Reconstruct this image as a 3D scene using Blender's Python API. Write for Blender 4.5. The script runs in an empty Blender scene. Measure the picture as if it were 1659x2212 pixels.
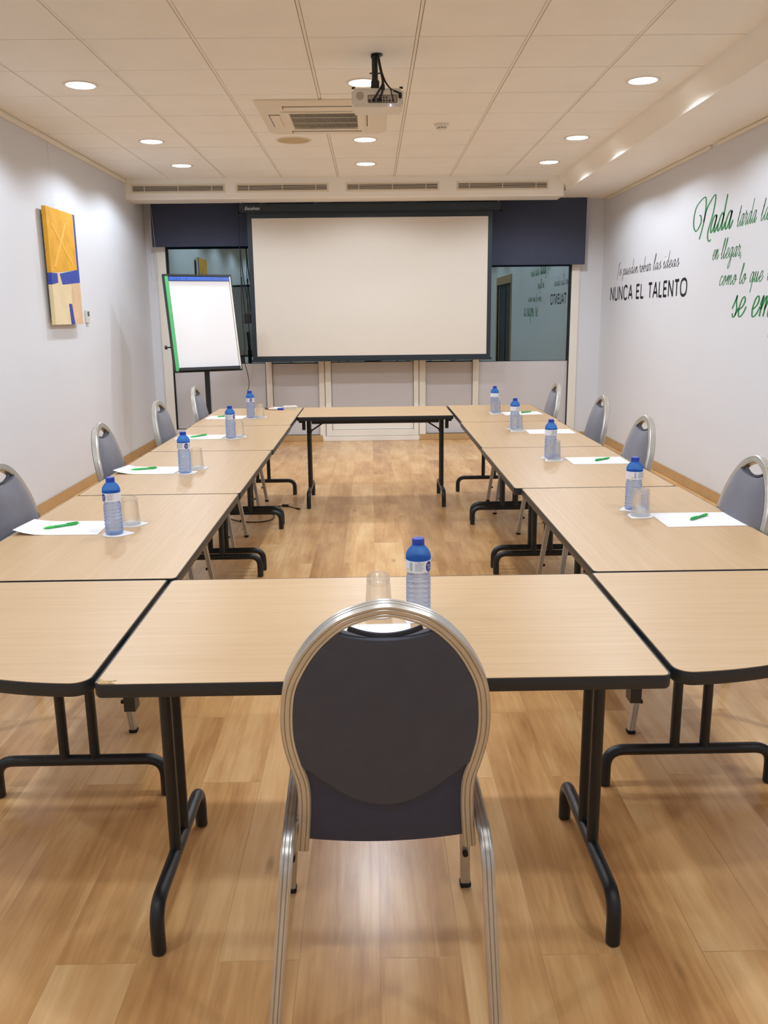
import bpy, bmesh, math, random
from mathutils import Vector, Matrix
R = math.radians
PI = math.pi
random.seed(7)
sc = bpy.context.scene
COL = sc.collection

# ------------------------------------------------------------------ camera
cam_d = bpy.data.cameras.new('camera')
cam_d.sensor_fit = 'VERTICAL'
cam_d.sensor_height = 36.0
cam_d.lens = 30.19
cam_d.clip_start = 0.05
cam = bpy.data.objects.new('camera', cam_d)
COL.objects.link(cam)
cr = Vector((0.999827, -0.014751, -0.011302))
cu = Vector((0.014298, 0.222194, 0.974898))
cf = Vector((0.011869, 0.974891, -0.222366))
cam.matrix_world = Matrix(((cr.x, cu.x, -cf.x, 0.0), (cr.y, cu.y, -cf.y, 0.0), (cr.z, cu.z, -cf.z, 1.4872), (0, 0, 0, 1)))
sc.camera = cam

# ------------------------------------------------------------------ world, view
w = bpy.data.worlds.new('night')
sc.world = w
w.use_nodes = True
w.node_tree.nodes['Background'].inputs[0].default_value = (0.018, 0.034, 0.045, 1)
w.node_tree.nodes['Background'].inputs[1].default_value = 0.35
sc.view_settings.view_transform = 'Standard'
sc.view_settings.look = 'None'
sc.view_settings.gamma = 1.0
sc.view_settings.use_curve_mapping = False
sc.view_settings.exposure = 0.0
try:
    sc.cycles.max_bounces = 9
    sc.cycles.diffuse_bounces = 5
    sc.cycles.glossy_bounces = 4
    sc.cycles.transmission_bounces = 8
    sc.cycles.transparent_max_bounces = 12
    sc.cycles.caustics_reflective = False
    sc.cycles.caustics_refractive = False
    sc.cycles.sample_clamp_indirect = 4.0
    sc.cycles.use_denoising = True
except Exception:
    pass

# downlights of the room: three rows along the ceiling
ZC = 2.945
LAMP_X = (-1.83, -0.03, 1.77)
LAMP_Y = (0.55, 2.36, 4.17, 5.97, 7.78, 8.965)
LAMP_W = 79.0
LAMP_COL = (0.885, 0.975, 1.09)
LAMP_HALF = 77.0

# ------------------------------------------------------------------ helpers
def lin(c):
    return tuple(((v / 255) / 12.92 if v / 255 <= 0.04045 else (((v / 255) + 0.055) / 1.055) ** 2.4) for v in c)

def mat(name, col, rough=0.5, metal=0.0, spec=0.5, noise=None, bump=None, **kw):
    """procedural principled material; noise=(scale, amount) varies the colour, bump=(scale, strength)"""
    m = bpy.data.materials.new(name)
    m.use_nodes = True
    nt = m.node_tree
    b = nt.nodes['Principled BSDF']
    b.inputs['Base Color'].default_value = (*col, 1)
    b.inputs['Roughness'].default_value = rough
    b.inputs['Metallic'].default_value = metal
    b.inputs['Specular IOR Level'].default_value = spec
    for k, v in kw.items():
        b.inputs[k.replace('_', ' ')].default_value = v
    if noise or bump:
        tc = nt.nodes.new('ShaderNodeTexCoord')
    if noise:
        n = nt.nodes.new('ShaderNodeTexNoise')
        n.inputs['Scale'].default_value = noise[0]
        n.inputs['Detail'].default_value = 5
        nt.links.new(tc.outputs['Object'], n.inputs['Vector'])
        r = nt.nodes.new('ShaderNodeValToRGB')
        a = noise[1]
        r.color_ramp.elements[0].position = 0.3
        r.color_ramp.elements[1].position = 0.7
        r.color_ramp.elements[0].color = (*[max(0, c * (1 - a)) for c in col], 1)
        r.color_ramp.elements[1].color = (*[min(1, c * (1 + a)) for c in col], 1)
        nt.links.new(n.outputs['Fac'], r.inputs['Fac'])
        nt.links.new(r.outputs['Color'], b.inputs['Base Color'])
    if bump:
        n2 = nt.nodes.new('ShaderNodeTexNoise')
        n2.inputs['Scale'].default_value = bump[0]
        n2.inputs['Detail'].default_value = 3
        nt.links.new(tc.outputs['Object'], n2.inputs['Vector'])
        bp = nt.nodes.new('ShaderNodeBump')
        bp.inputs['Strength'].default_value = bump[1]
        bp.inputs['Distance'].default_value = 0.002
        nt.links.new(n2.outputs['Fac'], bp.inputs['Height'])
        nt.links.new(bp.outputs['Normal'], b.inputs['Normal'])
    return m

def emit_mat(name, col, s):
    m = bpy.data.materials.new(name)
    m.use_nodes = True
    b = m.node_tree.nodes['Principled BSDF']
    b.inputs['Base Color'].default_value = (*col, 1)
    b.inputs['Emission Color'].default_value = (*col, 1)
    b.inputs['Emission Strength'].default_value = s
    return m

def glassy(name, tint, mix, rough=0.0, ior=1.45, clear=0.5, body=None):
    """clear material: tinted transparency mixed with a gloss (flat panes) or with refracting glass (vessels)"""
    m = bpy.data.materials.new(name)
    m.use_nodes = True
    nt = m.node_tree
    nt.nodes.remove(nt.nodes['Principled BSDF'])
    out = nt.nodes['Material Output']
    tr = nt.nodes.new('ShaderNodeBsdfTransparent')
    tr.inputs[0].default_value = (*tint, 1)
    mx = nt.nodes.new('ShaderNodeMixShader')
    if mix is None:
        gl = nt.nodes.new('ShaderNodeBsdfGlass')
        gl.inputs['Color'].default_value = (*tint, 1)
        gl.inputs['IOR'].default_value = ior
        mx.inputs[0].default_value = 1 - clear
    else:
        gl = nt.nodes.new('ShaderNodeBsdfGlossy')
        gl.inputs['Color'].default_value = (0.84, 1.0, 1.0, 1)
        mx.inputs[0].default_value = mix
    gl.inputs['Roughness'].default_value = rough
    nt.links.new(tr.outputs[0], mx.inputs[1])
    nt.links.new(gl.outputs[0], mx.inputs[2])
    last = mx.outputs[0]
    if body:
        tl = nt.nodes.new('ShaderNodeBsdfTranslucent')
        tl.inputs['Color'].default_value = (*body[0], 1)
        df = nt.nodes.new('ShaderNodeBsdfDiffuse')
        df.inputs['Color'].default_value = (*body[0], 1)
        ad = nt.nodes.new('ShaderNodeMixShader')
        nt.links.new(tl.outputs[0], ad.inputs[1]); nt.links.new(df.outputs[0], ad.inputs[2])
        m2 = nt.nodes.new('ShaderNodeMixShader')
        m2.inputs[0].default_value = body[1]
        nt.links.new(last, m2.inputs[1]); nt.links.new(ad.outputs[0], m2.inputs[2])
        last = m2.outputs[0]
    nt.links.new(last, out.inputs['Surface'])
    return m

def add_box(bm, x0, x1, y0, y1, z0, z1, bev=0.0, M=None):
    vs = [bm.verts.new((x, y, z)) for x in (x0, x1) for y in (y0, y1) for z in (z0, z1)]
    fs = [bm.faces.new([vs[i] for i in q]) for q in ((0, 1, 3, 2), (4, 6, 7, 5), (0, 4, 5, 1), (2, 3, 7, 6), (0, 2, 6, 4), (1, 5, 7, 3))]
    if bev:
        es = list({e for f in fs for e in f.edges})
        r = bmesh.ops.bevel(bm, geom=es, offset=bev, segments=2, affect='EDGES')
        vs = list({v for f in r['faces'] for v in f.verts} | {v for v in vs if v.is_valid})
    if M is not None:
        bmesh.ops.transform(bm, matrix=M, verts=vs)
    return vs

def add_prism(bm, pts, z0, z1, axis='z', bev=0.0):
    """polygon pts extruded along an axis"""
    def P(a, b, c):
        return {'z': (a, b, c), 'y': (a, c, b), 'x': (c, a, b)}[axis]
    lo = [bm.verts.new(P(a, b, z0)) for a, b in pts]
    hi = [bm.verts.new(P(a, b, z1)) for a, b in pts]
    n = len(pts)
    fs = [bm.faces.new(lo[::-1]), bm.faces.new(hi)]
    for i in range(n):
        fs.append(bm.faces.new((lo[i], lo[(i + 1) % n], hi[(i + 1) % n], hi[i])))
    if bev:
        es = list({e for f in fs[:2] for e in f.edges})
        bmesh.ops.bevel(bm, geom=es, offset=bev, segments=2, affect='EDGES')
    return lo + hi

def add_lathe(bm, prof, seg=24, cx=0, cy=0, cz=0, close=True, M=None):
    rings = []
    for r, z in prof:
        if r < 1e-6:
            rings.append([bm.verts.new((cx, cy, cz + z))])
        else:
            rings.append([bm.verts.new((cx + r * math.cos(2 * PI * i / seg), cy + r * math.sin(2 * PI * i / seg), cz + z)) for i in range(seg)])
    for a, b in zip(rings[:-1], rings[1:]):
        for i in range(seg):
            j = (i + 1) % seg
            if len(a) == 1 and len(b) == 1:
                continue
            if len(a) == 1:
                bm.faces.new((a[0], b[j], b[i]))
            elif len(b) == 1:
                bm.faces.new((a[i], a[j], b[0]))
            else:
                bm.faces.new((a[i], a[j], b[j], b[i]))
    vs = [v for r in rings for v in r]
    if M is not None:
        bmesh.ops.transform(bm, matrix=M, verts=vs)
    return vs

def add_cyl(bm, p0, p1, r, seg=16, r1=None):
    p0, p1 = Vector(p0), Vector(p1)
    d = p1 - p0
    M = Matrix.Translation(p0) @ d.to_track_quat('Z', 'Y').to_matrix().to_4x4()
    L = d.length
    r1 = r if r1 is None else r1
    return add_lathe(bm, [(0, 0), (r, 0), (r1, L), (0, L)], seg, M=M)

def smooth_path(pts, n=8, closed=False):
    P = [Vector(p) for p in pts]
    out = []
    m = len(P)
    for i in range(m if closed else m - 1):
        if closed:
            a, b, c, d = P[(i - 1) % m], P[i], P[(i + 1) % m], P[(i + 2) % m]
        else:
            a, b, c, d = P[max(i - 1, 0)], P[i], P[i + 1], P[min(i + 2, m - 1)]
        for k in range(n):
            t = k / n
            out.append(0.5 * ((2 * b) + (c - a) * t + (2 * a - 5 * b + 4 * c - d) * t * t + (3 * b - a - 3 * c + d) * t ** 3))
    if not closed:
        out.append(P[-1])
    return out

def round_corners(pts, rad, n=7):
    """polyline with rounded corners"""
    P = [Vector(p) for p in pts]
    out = [P[0]]
    for i in range(1, len(P) - 1):
        a, b, c = P[i - 1], P[i], P[i + 1]
        r = rad if not isinstance(rad, (list, tuple)) else rad[i - 1]
        u, v = (a - b).normalized(), (c - b).normalized()
        ang = u.angle(v)
        t = min(r / math.tan(ang / 2), (a - b).length * 0.49, (c - b).length * 0.49)
        s, e = b + u * t, b + v * t
        for k in range(n + 1):
            q = k / n
            out.append(s * (1 - q) ** 2 + b * 2 * q * (1 - q) + e * q * q)
    out.append(P[-1])
    return out

def circ_prof(r, n=12):
    return [(r * math.cos(2 * PI * i / n), r * math.sin(2 * PI * i / n)) for i in range(n)]

def add_sweep(bm, path, prof, b=None, cap=True, scale=None):
    """sweep a closed profile (n, b) along a path; b = fixed binormal for planar paths, else parallel transport"""
    P = [Vector(p) for p in path]
    m = len(P)
    T = []
    for i in range(m):
        t = P[min(i + 1, m - 1)] - P[max(i - 1, 0)]
        T.append(t.normalized())
    if b is None:
        up = Vector((0, 0, 1)) if abs(T[0].z) < 0.9 else Vector((1, 0, 0))
        bb = T[0].cross(up).normalized()
    rings = []
    for i in range(m):
        if b is None:
            bb = (bb - T[i] * bb.dot(T[i])).normalized()
            B = bb
        else:
            B = Vector(b)
            B = (B - T[i] * B.dot(T[i])).normalized()
        N = B.cross(T[i]).normalized()
        s = 1 if scale is None else scale[i]
        rings.append([bm.verts.new(P[i] + N * (q[0] * s) + B * (q[1] * s)) for q in prof])
    k = len(prof)
    for a, c in zip(rings[:-1], rings[1:]):
        for i in range(k):
            j = (i + 1) % k
            bm.faces.new((a[i], a[j], c[j], c[i]))
    if cap:
        bm.faces.new(rings[0][::-1])
        bm.faces.new(rings[-1])
    return [v for r in rings for v in r]

def tube(bm, path, r, seg=12, n=None):
    if n:
        path = smooth_path(path, n)
    return add_sweep(bm, path, circ_prof(r, seg))

def obj(name, bm, m, parent=None, smooth=35, label=None, recalc=True):
    if recalc:
        bmesh.ops.recalc_face_normals(bm, faces=bm.faces)
    me = bpy.data.meshes.new(name)
    bm.to_mesh(me)
    bm.free()
    ms = m if isinstance(m, (list, tuple)) else [m]
    for x in ms:
        me.materials.append(x)
    if smooth:
        me.shade_smooth()
        me.set_sharp_from_angle(angle=R(smooth))
    o = bpy.data.objects.new(name, me)
    COL.objects.link(o)
    if parent:
        o.parent = parent
    if label:
        o['label'] = label
    return o

def thing(name, label, cat, loc=(0, 0, 0), rz=0.0, group=None):
    o = bpy.data.objects.new(name, None)
    COL.objects.link(o)
    o.empty_display_size = 0.05
    o.location = loc
    o.rotation_euler = (0, 0, rz)
    tag(o, label, cat, group)
    return o

def tag(o, label, cat, group=None):
    o['label'] = label
    o['category'] = cat
    if group:
        o['group'] = group
    return o

def struct(name, bm, m, smooth=35, parent=None):
    o = obj(name, bm, m, parent, smooth)
    if parent is None:
        o['kind'] = 'structure'
    return o

def dup(root, loc, rz, label=None, group=None):
    r = root.copy()
    COL.objects.link(r)
    r.location = loc
    r.rotation_euler = (0, 0, rz)
    if label:
        r['label'] = label
    if group:
        r['group'] = group
    for ch in list(root.children):
        c = ch.copy()
        COL.objects.link(c)
        c.parent = r
        for g in list(ch.children):
            d = g.copy()
            COL.objects.link(d)
            d.parent = c
    return r

def new():
    return bmesh.new()

# ------------------------------------------------------------------ materials
M = {}
M['wall'] = mat('painted_wall', lin((216, 219, 225)), 0.75, bump=(260, 0.12), noise=(1.2, 0.015))
M['ceil'] = mat('ceiling_tile', lin((242, 240, 232)), 0.9, bump=(500, 0.15), noise=(3, 0.02))
M['cove'] = mat('cove_plaster', lin((243, 240, 232)), 0.7, noise=(2, 0.015))
M['tbar'] = mat('ceiling_bar', lin((238, 232, 220)), 0.6)
M['recess'] = mat('ceiling_void', lin((92, 78, 60)), 0.9)
M['frame_white'] = mat('white_aluminium', lin((232, 228, 218)), 0.4, noise=(3, 0.01))
M['panel'] = mat('grey_panel', lin((200, 198, 200)), 0.6, noise=(2, 0.02))
M['skirt'] = mat('skirting', lin((184, 150, 104)), 0.45, noise=(6, 0.06))
M['metal'] = mat('silver_frame', lin((196, 193, 186)), 0.33, 0.75, noise=(18, 0.06))
M['black_metal'] = mat('black_powder', lin((20, 25, 29)), 0.34, 0.0, 0.5, bump=(900, 0.25))
M['edge'] = mat('black_edge', lin((28, 34, 40)), 0.42, bump=(700, 0.1))
M['plastic_black'] = mat('black_plastic', lin((20, 21, 23)), 0.45)
M['rubber'] = mat('rubber', lin((14, 14, 15)), 0.7)
M['fabric'] = mat('grey_upholstery', lin((98, 97, 108)), 0.85, bump=(900, 0.3), noise=(30, 0.05), Sheen_Weight=0.25)
M['fabric_shaded'] = mat('shaded_upholstery', lin((64, 65, 74)), 0.9, bump=(900, 0.3), noise=(22, 0.07), Sheen_Weight=0.15)  # the grey upholstery again, shade of the chair back put into its colour
M['vinyl'] = mat('navy_vinyl', lin((38, 50, 78)), 0.42, bump=(600, 0.15), noise=(12, 0.06))
M['blind'] = mat('blind_fabric', lin((62, 68, 88)), 0.85, bump=(1200, 0.2), noise=(14, 0.04))
M['screen'] = mat('screen_cloth', lin((214, 207, 195)), 0.8, noise=(1.5, 0.01))
M['screen_black'] = mat('screen_border', lin((30, 42, 50)), 0.5)
M['paper'] = mat('paper', lin((230, 229, 230)), 0.7)
M['white_plastic'] = mat('white_plastic', lin((226, 222, 212)), 0.45)
M['ivory'] = mat('ivory_panel', lin((228, 219, 200)), 0.5)
M['grille_dark'] = mat('grille_dark', lin((30, 27, 23)), 0.7)
M['speaker'] = mat('speaker_mesh', lin((196, 178, 138)), 0.8, bump=(900, 0.4), noise=(200, 0.12))
M['lens'] = emit_mat('lamp_lens', (1.0, 0.97, 0.93), 9.0)
M['led'] = emit_mat('status_led', (0.55, 0.55, 1.0), 6.0)
M['reflector'] = mat('lamp_trim', lin((232, 224, 210)), 0.35)
M['green'] = mat('green_plastic', lin((74, 184, 110)), 0.45)
M['blue_bar'] = mat('blue_clamp', lin((46, 92, 186)), 0.4)
M['pen_green'] = mat('pen_green', lin((46, 186, 62)), 0.3)
M['pen_clear'] = mat('pen_barrel', lin((52, 196, 96)), 0.15, Transmission_Weight=0.35)
M['cap'] = mat('blue_cap', lin((30, 66, 170)), 0.35)
M['label_white'] = mat('bottle_label', lin((226, 228, 236)), 0.45)
M['emblem'] = mat('blue_emblem', lin((36, 44, 140)), 0.4)
M['print_grey'] = mat('grey_print', lin((140, 142, 150)), 0.6)
M['print_yellow'] = mat('yellow_print', lin((222, 190, 60)), 0.6)
M['letter_black'] = mat('black_lettering', lin((24, 24, 30)), 0.5)
M['letter_green'] = mat('green_lettering', lin((30, 128, 66)), 0.5)
M['bottle'] = glassy('bottle_plastic', (0.80, 0.88, 1.0), None, 0.02, 1.33, .45, ((0.42, 0.58, 1.0), .20))
M['bottle_blue'] = glassy('bottle_shoulder', (0.40, 0.66, 1.0), None, 0.02, 1.33, .55, ((0.08, 0.30, 0.90), .38))
M['glass'] = glassy('drinking_glass', (0.99, 0.99, 0.99), None, 0.0, 1.45, .66, ((0.9, 0.9, 0.9), .02))
M['pane'] = glassy('window_pane', (0.35, 0.55, 0.6), 0.25, 0.0)
M['wood_frame'] = mat('door_wood', lin((176, 146, 104)), 0.45, noise=(9, 0.08))
M['dark_door'] = mat('dark_door', lin((30, 26, 30)), 0.5, noise=(3, 0.1))
M['cord'] = mat('cord', lin((16, 16, 18)), 0.5)
M['bead'] = mat('bead_chain', lin((200, 196, 190)), 0.5)

def laminate():
    m = bpy.data.materials.new('beech_laminate')
    m.use_nodes = True
    nt = m.node_tree
    N, L = nt.nodes, nt.links
    b = N['Principled BSDF']
    b.inputs['Roughness'].default_value = 0.36
    b.inputs['Specular IOR Level'].default_value = 0.4
    tc = N.new('ShaderNodeTexCoord')
    mp = N.new('ShaderNodeMapping')
    mp.inputs['Scale'].default_value = (1.2, 42, 1)
    L.new(tc.outputs['Object'], mp.inputs[0])
    n = N.new('ShaderNodeTexNoise')
    n.inputs['Scale'].default_value = 2.2
    n.inputs['Detail'].default_value = 6
    n.inputs['Distortion'].default_value = 0.3
    L.new(mp.outputs[0], n.inputs['Vector'])
    r = N.new('ShaderNodeValToRGB')
    r.color_ramp.elements[0].position = 0.3
    r.color_ramp.elements[1].position = 0.72
    r.color_ramp.elements[0].color = (*lin((186, 153, 111)), 1)
    r.color_ramp.elements[1].color = (*lin((196, 164, 124)), 1)
    L.new(n.outputs['Fac'], r.inputs[0])
    L.new(r.outputs[0], b.inputs['Base Color'])
    return m
M['laminate'] = laminate()

def floor_mat():
    m = bpy.data.materials.new('oak_planks')
    m.use_nodes = True
    nt = m.node_tree
    N, L = nt.nodes, nt.links
    b = N['Principled BSDF']
    tc = N.new('ShaderNodeTexCoord')
    mp = N.new('ShaderNodeMapping')
    mp.inputs['Rotation'].default_value = (0, 0, R(90))
    L.new(tc.outputs['Object'], mp.inputs[0])
    br = N.new('ShaderNodeTexBrick')
    br.offset = 0.37
    br.offset_frequency = 2
    br.inputs['Color1'].default_value = (0, 0, 0, 1)
    br.inputs['Color2'].default_value = (1, 1, 1, 1)
    br.inputs['Mortar'].default_value = (0.5, 0.5, 0.5, 1)
    br.inputs['Scale'].default_value = 1.0
    br.inputs['Mortar Size'].default_value = 0.0012
    br.inputs['Mortar Smooth'].default_value = 0.1
    br.inputs['Bias'].default_value = 0.0
    br.inputs['Brick Width'].default_value = 1.28
    br.inputs['Row Height'].default_value = 0.192
    L.new(mp.outputs[0], br.inputs['Vector'])
    # per plank offset for the grain
    cmb = N.new('ShaderNodeCombineXYZ')
    mul = N.new('ShaderNodeMath'); mul.operation = 'MULTIPLY'; mul.inputs[1].default_value = 31.0
    L.new(br.outputs['Color'], mul.inputs[0])
    L.new(mul.outputs[0], cmb.inputs[0]); L.new(mul.outputs[0], cmb.inputs[1])
    add = N.new('ShaderNodeVectorMath'); add.operation = 'ADD'
    L.new(tc.outputs['Object'], add.inputs[0]); L.new(cmb.outputs[0], add.inputs[1])
    m2 = N.new('ShaderNodeMapping')
    m2.inputs['Scale'].default_value = (26, 1.6, 1)
    L.new(add.outputs[0], m2.inputs[0])
    g = N.new('ShaderNodeTexNoise')
    g.inputs['Scale'].default_value = 1.6
    g.inputs['Detail'].default_value = 8
    g.inputs['Roughness'].default_value = 0.62
    g.inputs['Distortion'].default_value = 0.7
    L.new(m2.outputs[0], g.inputs['Vector'])
    # broad clouds
    m3 = N.new('ShaderNodeMapping')
    m3.inputs['Scale'].default_value = (5, 1.3, 1)
    L.new(add.outputs[0], m3.inputs[0])
    c = N.new('ShaderNodeTexNoise')
    c.inputs['Scale'].default_value = 1.5
    c.inputs['Detail'].default_value = 3
    L.new(m3.outputs[0], c.inputs['Vector'])
    # knots
    vo = N.new('ShaderNodeTexVoronoi')
    vo.inputs['Scale'].default_value = 1.0
    m4 = N.new('ShaderNodeMapping')
    m4.inputs['Scale'].default_value = (5.2, 1.7, 1)
    L.new(add.outputs[0], m4.inputs[0]); L.new(m4.outputs[0], vo.inputs['Vector'])
    kn = N.new('ShaderNodeValToRGB')
    kn.color_ramp.elements[0].position = 0.02
    kn.color_ramp.elements[0].color = (0.45, 0.45, 0.45, 1)
    kn.color_ramp.elements[1].position = 0.09
    kn.color_ramp.elements[1].color = (1, 1, 1, 1)
    L.new(vo.outputs['Distance'], kn.inputs[0])
    r = N.new('ShaderNodeValToRGB')
    e = r.color_ramp.elements
    e[0].position = 0.31; e[0].color = (*lin((174, 124, 75)), 1)
    e[1].position = 0.70; e[1].color = (*lin((239, 200, 146)), 1)
    mid = r.color_ramp.elements.new(0.5); mid.color = (*lin((215, 167, 110)), 1)
    mixf = N.new('ShaderNodeMath'); mixf.operation = 'MULTIPLY_ADD'; mixf.inputs[1].default_value = 0.32
    L.new(g.outputs['Fac'], mixf.inputs[0])
    m5 = N.new('ShaderNodeMath'); m5.operation = 'MULTIPLY'; m5.inputs[1].default_value = 0.52
    L.new(c.outputs['Fac'], m5.inputs[0])
    m6 = N.new('ShaderNodeMath'); m6.operation = 'MULTIPLY_ADD'; m6.inputs[1].default_value = 0.16
    L.new(br.outputs['Color'], m6.inputs[0]); L.new(m5.outputs[0], m6.inputs[2])
    L.new(m6.outputs[0], mixf.inputs[2])
    L.new(mixf.outputs[0], r.inputs[0])
    mx = N.new('ShaderNodeMix'); mx.data_type = 'RGBA'; mx.blend_type = 'MULTIPLY'
    mx.inputs[0].default_value = 0.75
    L.new(r.outputs[0], mx.inputs[6]); L.new(kn.outputs[0], mx.inputs[7])
    mx2 = N.new('ShaderNodeMix'); mx2.data_type = 'RGBA'; mx2.blend_type = 'MIX'
    sc_ = N.new('ShaderNodeMath'); sc_.operation = 'MULTIPLY'; sc_.inputs[1].default_value = 0.22
    L.new(br.outputs['Fac'], sc_.inputs[0]); L.new(sc_.outputs[0], mx2.inputs[0])
    L.new(mx.outputs[2], mx2.inputs[6])
    mx2.inputs[7].default_value = (*lin((110, 78, 48)), 1)
    L.new(mx2.outputs[2], b.inputs['Base Color'])
    b.inputs['Roughness'].default_value = 0.24
    b.inputs['Specular IOR Level'].default_value = 0.45
    bp = N.new('ShaderNodeBump')
    bp.inputs['Strength'].default_value = 0.12
    bp.inputs['Distance'].default_value = 0.001
    L.new(g.outputs['Fac'], bp.inputs['Height']); L.new(bp.outputs['Normal'], b.inputs['Normal'])
    return m
M['floor'] = floor_mat()

# ------------------------------------------------------------------ room shell
XL, XR, YB, YF = -2.614, 2.745, 10.5, -1.2
bm = new(); add_box(bm, XL - .1, XR + .1, YF - .1, YB + .15, -0.1, 0); struct('floor', bm, M['floor'])
bm = new(); add_box(bm, XL - .1, XL, YF - .1, YB, 0, 3.05); struct('wall_left', bm, M['wall'])
bm = new(); add_box(bm, XL - .1, XR + .1, YF - .1, YF, 0, 3.05); struct('wall_front', bm, M['wall'])
# right wall with a doorway near the camera end
DY0, DY1, DZ = 2.0, 3.85, 2.1
bm = new()
add_box(bm, XR, XR + .1, YF - .1, DY0, 0, 3.05); add_box(bm, XR, XR + .1, DY1, YB + .15, 0, 3.05); add_box(bm, XR, XR + .1, DY0, DY1, DZ, 3.05)
struct('wall_right', bm, M['wall'])
bm = new(); add_box(bm, XR + .04, XR + .09, DY0, DY1, 0, DZ); add_box(bm, XR + .03, XR + .04, 2.92, 2.93, 0.02, DZ - .02)
struct('door_1', bm, M['dark_door'])
bm = new()
add_box(bm, XR - .015, XR + .03, DY0 - .09, DY0, 0, DZ + .16, .003); add_box(bm, XR - .015, XR + .03, DY1, DY1 + .09, 0, DZ + .16, .003)
add_box(bm, XR - .015, XR + .03, DY0, DY1, DZ, DZ + .16, .003)
struct('trim_1', bm, M['wood_frame'])
# dark double door on the left wall, only seen mirrored in the glass
bm = new(); add_box(bm, XL, XL + .03, 3.3, 5.35, 0, 1.98, .004); add_box(bm, XL + .03, XL + .034, 4.32, 4.33, .02, 1.95)
struct('door_2', bm, M['dark_door'])
# back wall: side returns and the strip above the glazing, window wall between
bm = new()
add_box(bm, XL - .1, -2.50, YB, YB + .15, 0, 3.05); add_box(bm, 2.476, XR + .1, YB, YB + .15, 0, 3.05)
add_box(bm, -2.50, 2.476, YB, YB + .15, 2.86, 3.05)
struct('wall_back', bm, M['wall'])

# ceiling: tiles with reveal lines
GX, GY = -1.53, 5.05
bm = new(); add_box(bm, XL - .1, XR + .1, YF - .1, YB + .15, ZC + .012, ZC + .1); struct('ceiling', bm, M['recess'])
bm = new()
xs = [XL] + [GX - .6 + .6 * i for i in range(0, 7)] + [2.06]
ys = [GY + .6 * j for j in range(-10, 8)] + [9.8]
for i in range(len(xs) - 1):
    for j in range(len(ys) - 1):
        x0, x1, y0, y1 = xs[i] + .011, xs[i + 1] - .011, ys[j] + .003, ys[j + 1] - .003
        z = ZC + random.uniform(0, .001)
        add_box(bm, x0, x1, y0, y1, z, ZC + .011, .0012)
t_ = struct('trim_2', bm, M['ceil'])
bm = new()
for x in xs[1:-1]:
    add_box(bm, x - .008, x + .008, -0.95, 9.8, ZC + .003, ZC + .0115)
struct('trim_3', bm, M['tbar'])
# picture rail along the left wall top and the strip along the right wall
bm = new()
add_box(bm, XL, XL + .018, 0.0, 9.78, ZC - .045, ZC - .008, .002); add_box(bm, XL, XL + .01, 0.0, 9.78, ZC - .008, ZC + .005)
struct('trim_4', bm, M['tbar'])

# right cove: sloped face and flat underside down to the wall
CX0, CX1, CZ = 2.045, 2.128, 2.79
bm = new()
prof = [(CX0, 3.0), (CX0, ZC), (2.058, 2.905), (2.092, 2.862), (2.122, 2.825), (CX1, CZ + .004), (2.15, CZ), (XR, CZ), (XR, 3.0)]
add_prism(bm, prof, YF, YB, axis='y')
struct('trim_5', bm, M['cove'], smooth=40)
bm = new()
y = 4.0
for a, b_ in ((1.0, 6.0), (6.02, 7.15), (7.3, 10.4)):
    add_box(bm, XR - .02, XR, a, b_, CZ - .03, CZ - .003, .002)
struct('trim_6', bm, M['tbar'])
# back soffit holding the air grilles
SY, SZ = 9.78, 2.735
bm = new()
add_prism(bm, [(SY, 3.0), (SY, SZ + .012), (SY + .012, SZ), (SY + .34, SZ), (SY + .34, 3.0)], XL, 2.10, axis='x')
struct('trim_7', bm, M['cove'], smooth=40)

# skirting boards
bm = new(); add_box(bm, XL, XL + .015, YF, YB - .02, 0, .085, .004); struct('baseboard_left', bm, M['skirt'])
bm = new(); add_box(bm, XR - .015, XR, DY1 + .1, YB, 0, .085, .004); add_box(bm, XR - .015, XR, YF, DY0 - .1, 0, .085, .004); struct('baseboard_right', bm, M['skirt'])
bm = new()
for a, b_ in ((XL, -.605), (.575, XR)):
    add_box(bm, a + .002, b_ - .002, YB - .018, YB - .001, 0, .075, .004)
struct('baseboard_back', bm, M['skirt'])

# ------------------------------------------------------------------ window wall
YG = 10.56       # glass plane
def bars(lst, y0, y1, m, name, parent=None, bev=.004):
    bm = new()
    for x0, x1, z0, z1 in lst:
        add_box(bm, x0, x1, y0, y1, z0, z1, bev)
    return struct(name, bm, m, parent=parent)
win1 = bars([(-2.50, -2.394, .0, 2.86), (-1.275, -1.205, .0, 2.86)], 10.485, 10.6, M['frame_white'], 'window_1')
bars([(-2.388, -1.281, .95, 2.84)], YG, YG + .008, M['pane'], 'glass_pane', win1, 0)
bars([(-2.380, -1.287, .168, .945)], 10.53, 10.56, M['panel'], 'infill_panel', win1, .003)
bars([(-2.394, -1.275, .075, .16)], 10.50, 10.59, M['frame_white'], 'bottom_rail', win1)
bars([(-2.394, -2.386, .16, 2.84)], 10.50, 10.585, M['plastic_black'], 'gasket', win1, 0)
win2 = bars([(-1.205, -1.2, .0, .05), (-.642, -.572, .0, 2.86)], 10.485, 10.6, M['frame_white'], 'window_2')
bars([(-1.2, -.646, .95, 2.84)], YG, YG + .008, M['pane'], 'glass_pane', win2, 0)
bars([(-1.2, -.646, .075, .94)], 10.53, 10.56, M['panel'], 'infill_panel', win2, .003)
win3 = bars([(-.565, -.492, .06, 2.84), (.505, .565, .06, 2.84), (-.492, .505, .06, .135), (-.492, .505, .325, .345), (-.492, .505, 2.74, 2.84)], 10.465, 10.58, M['frame_white'], 'door_3')
bars([(-.488, .501, .955, 2.74)], YG, YG + .008, M['pane'], 'glass_pane', win3, 0)
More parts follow.
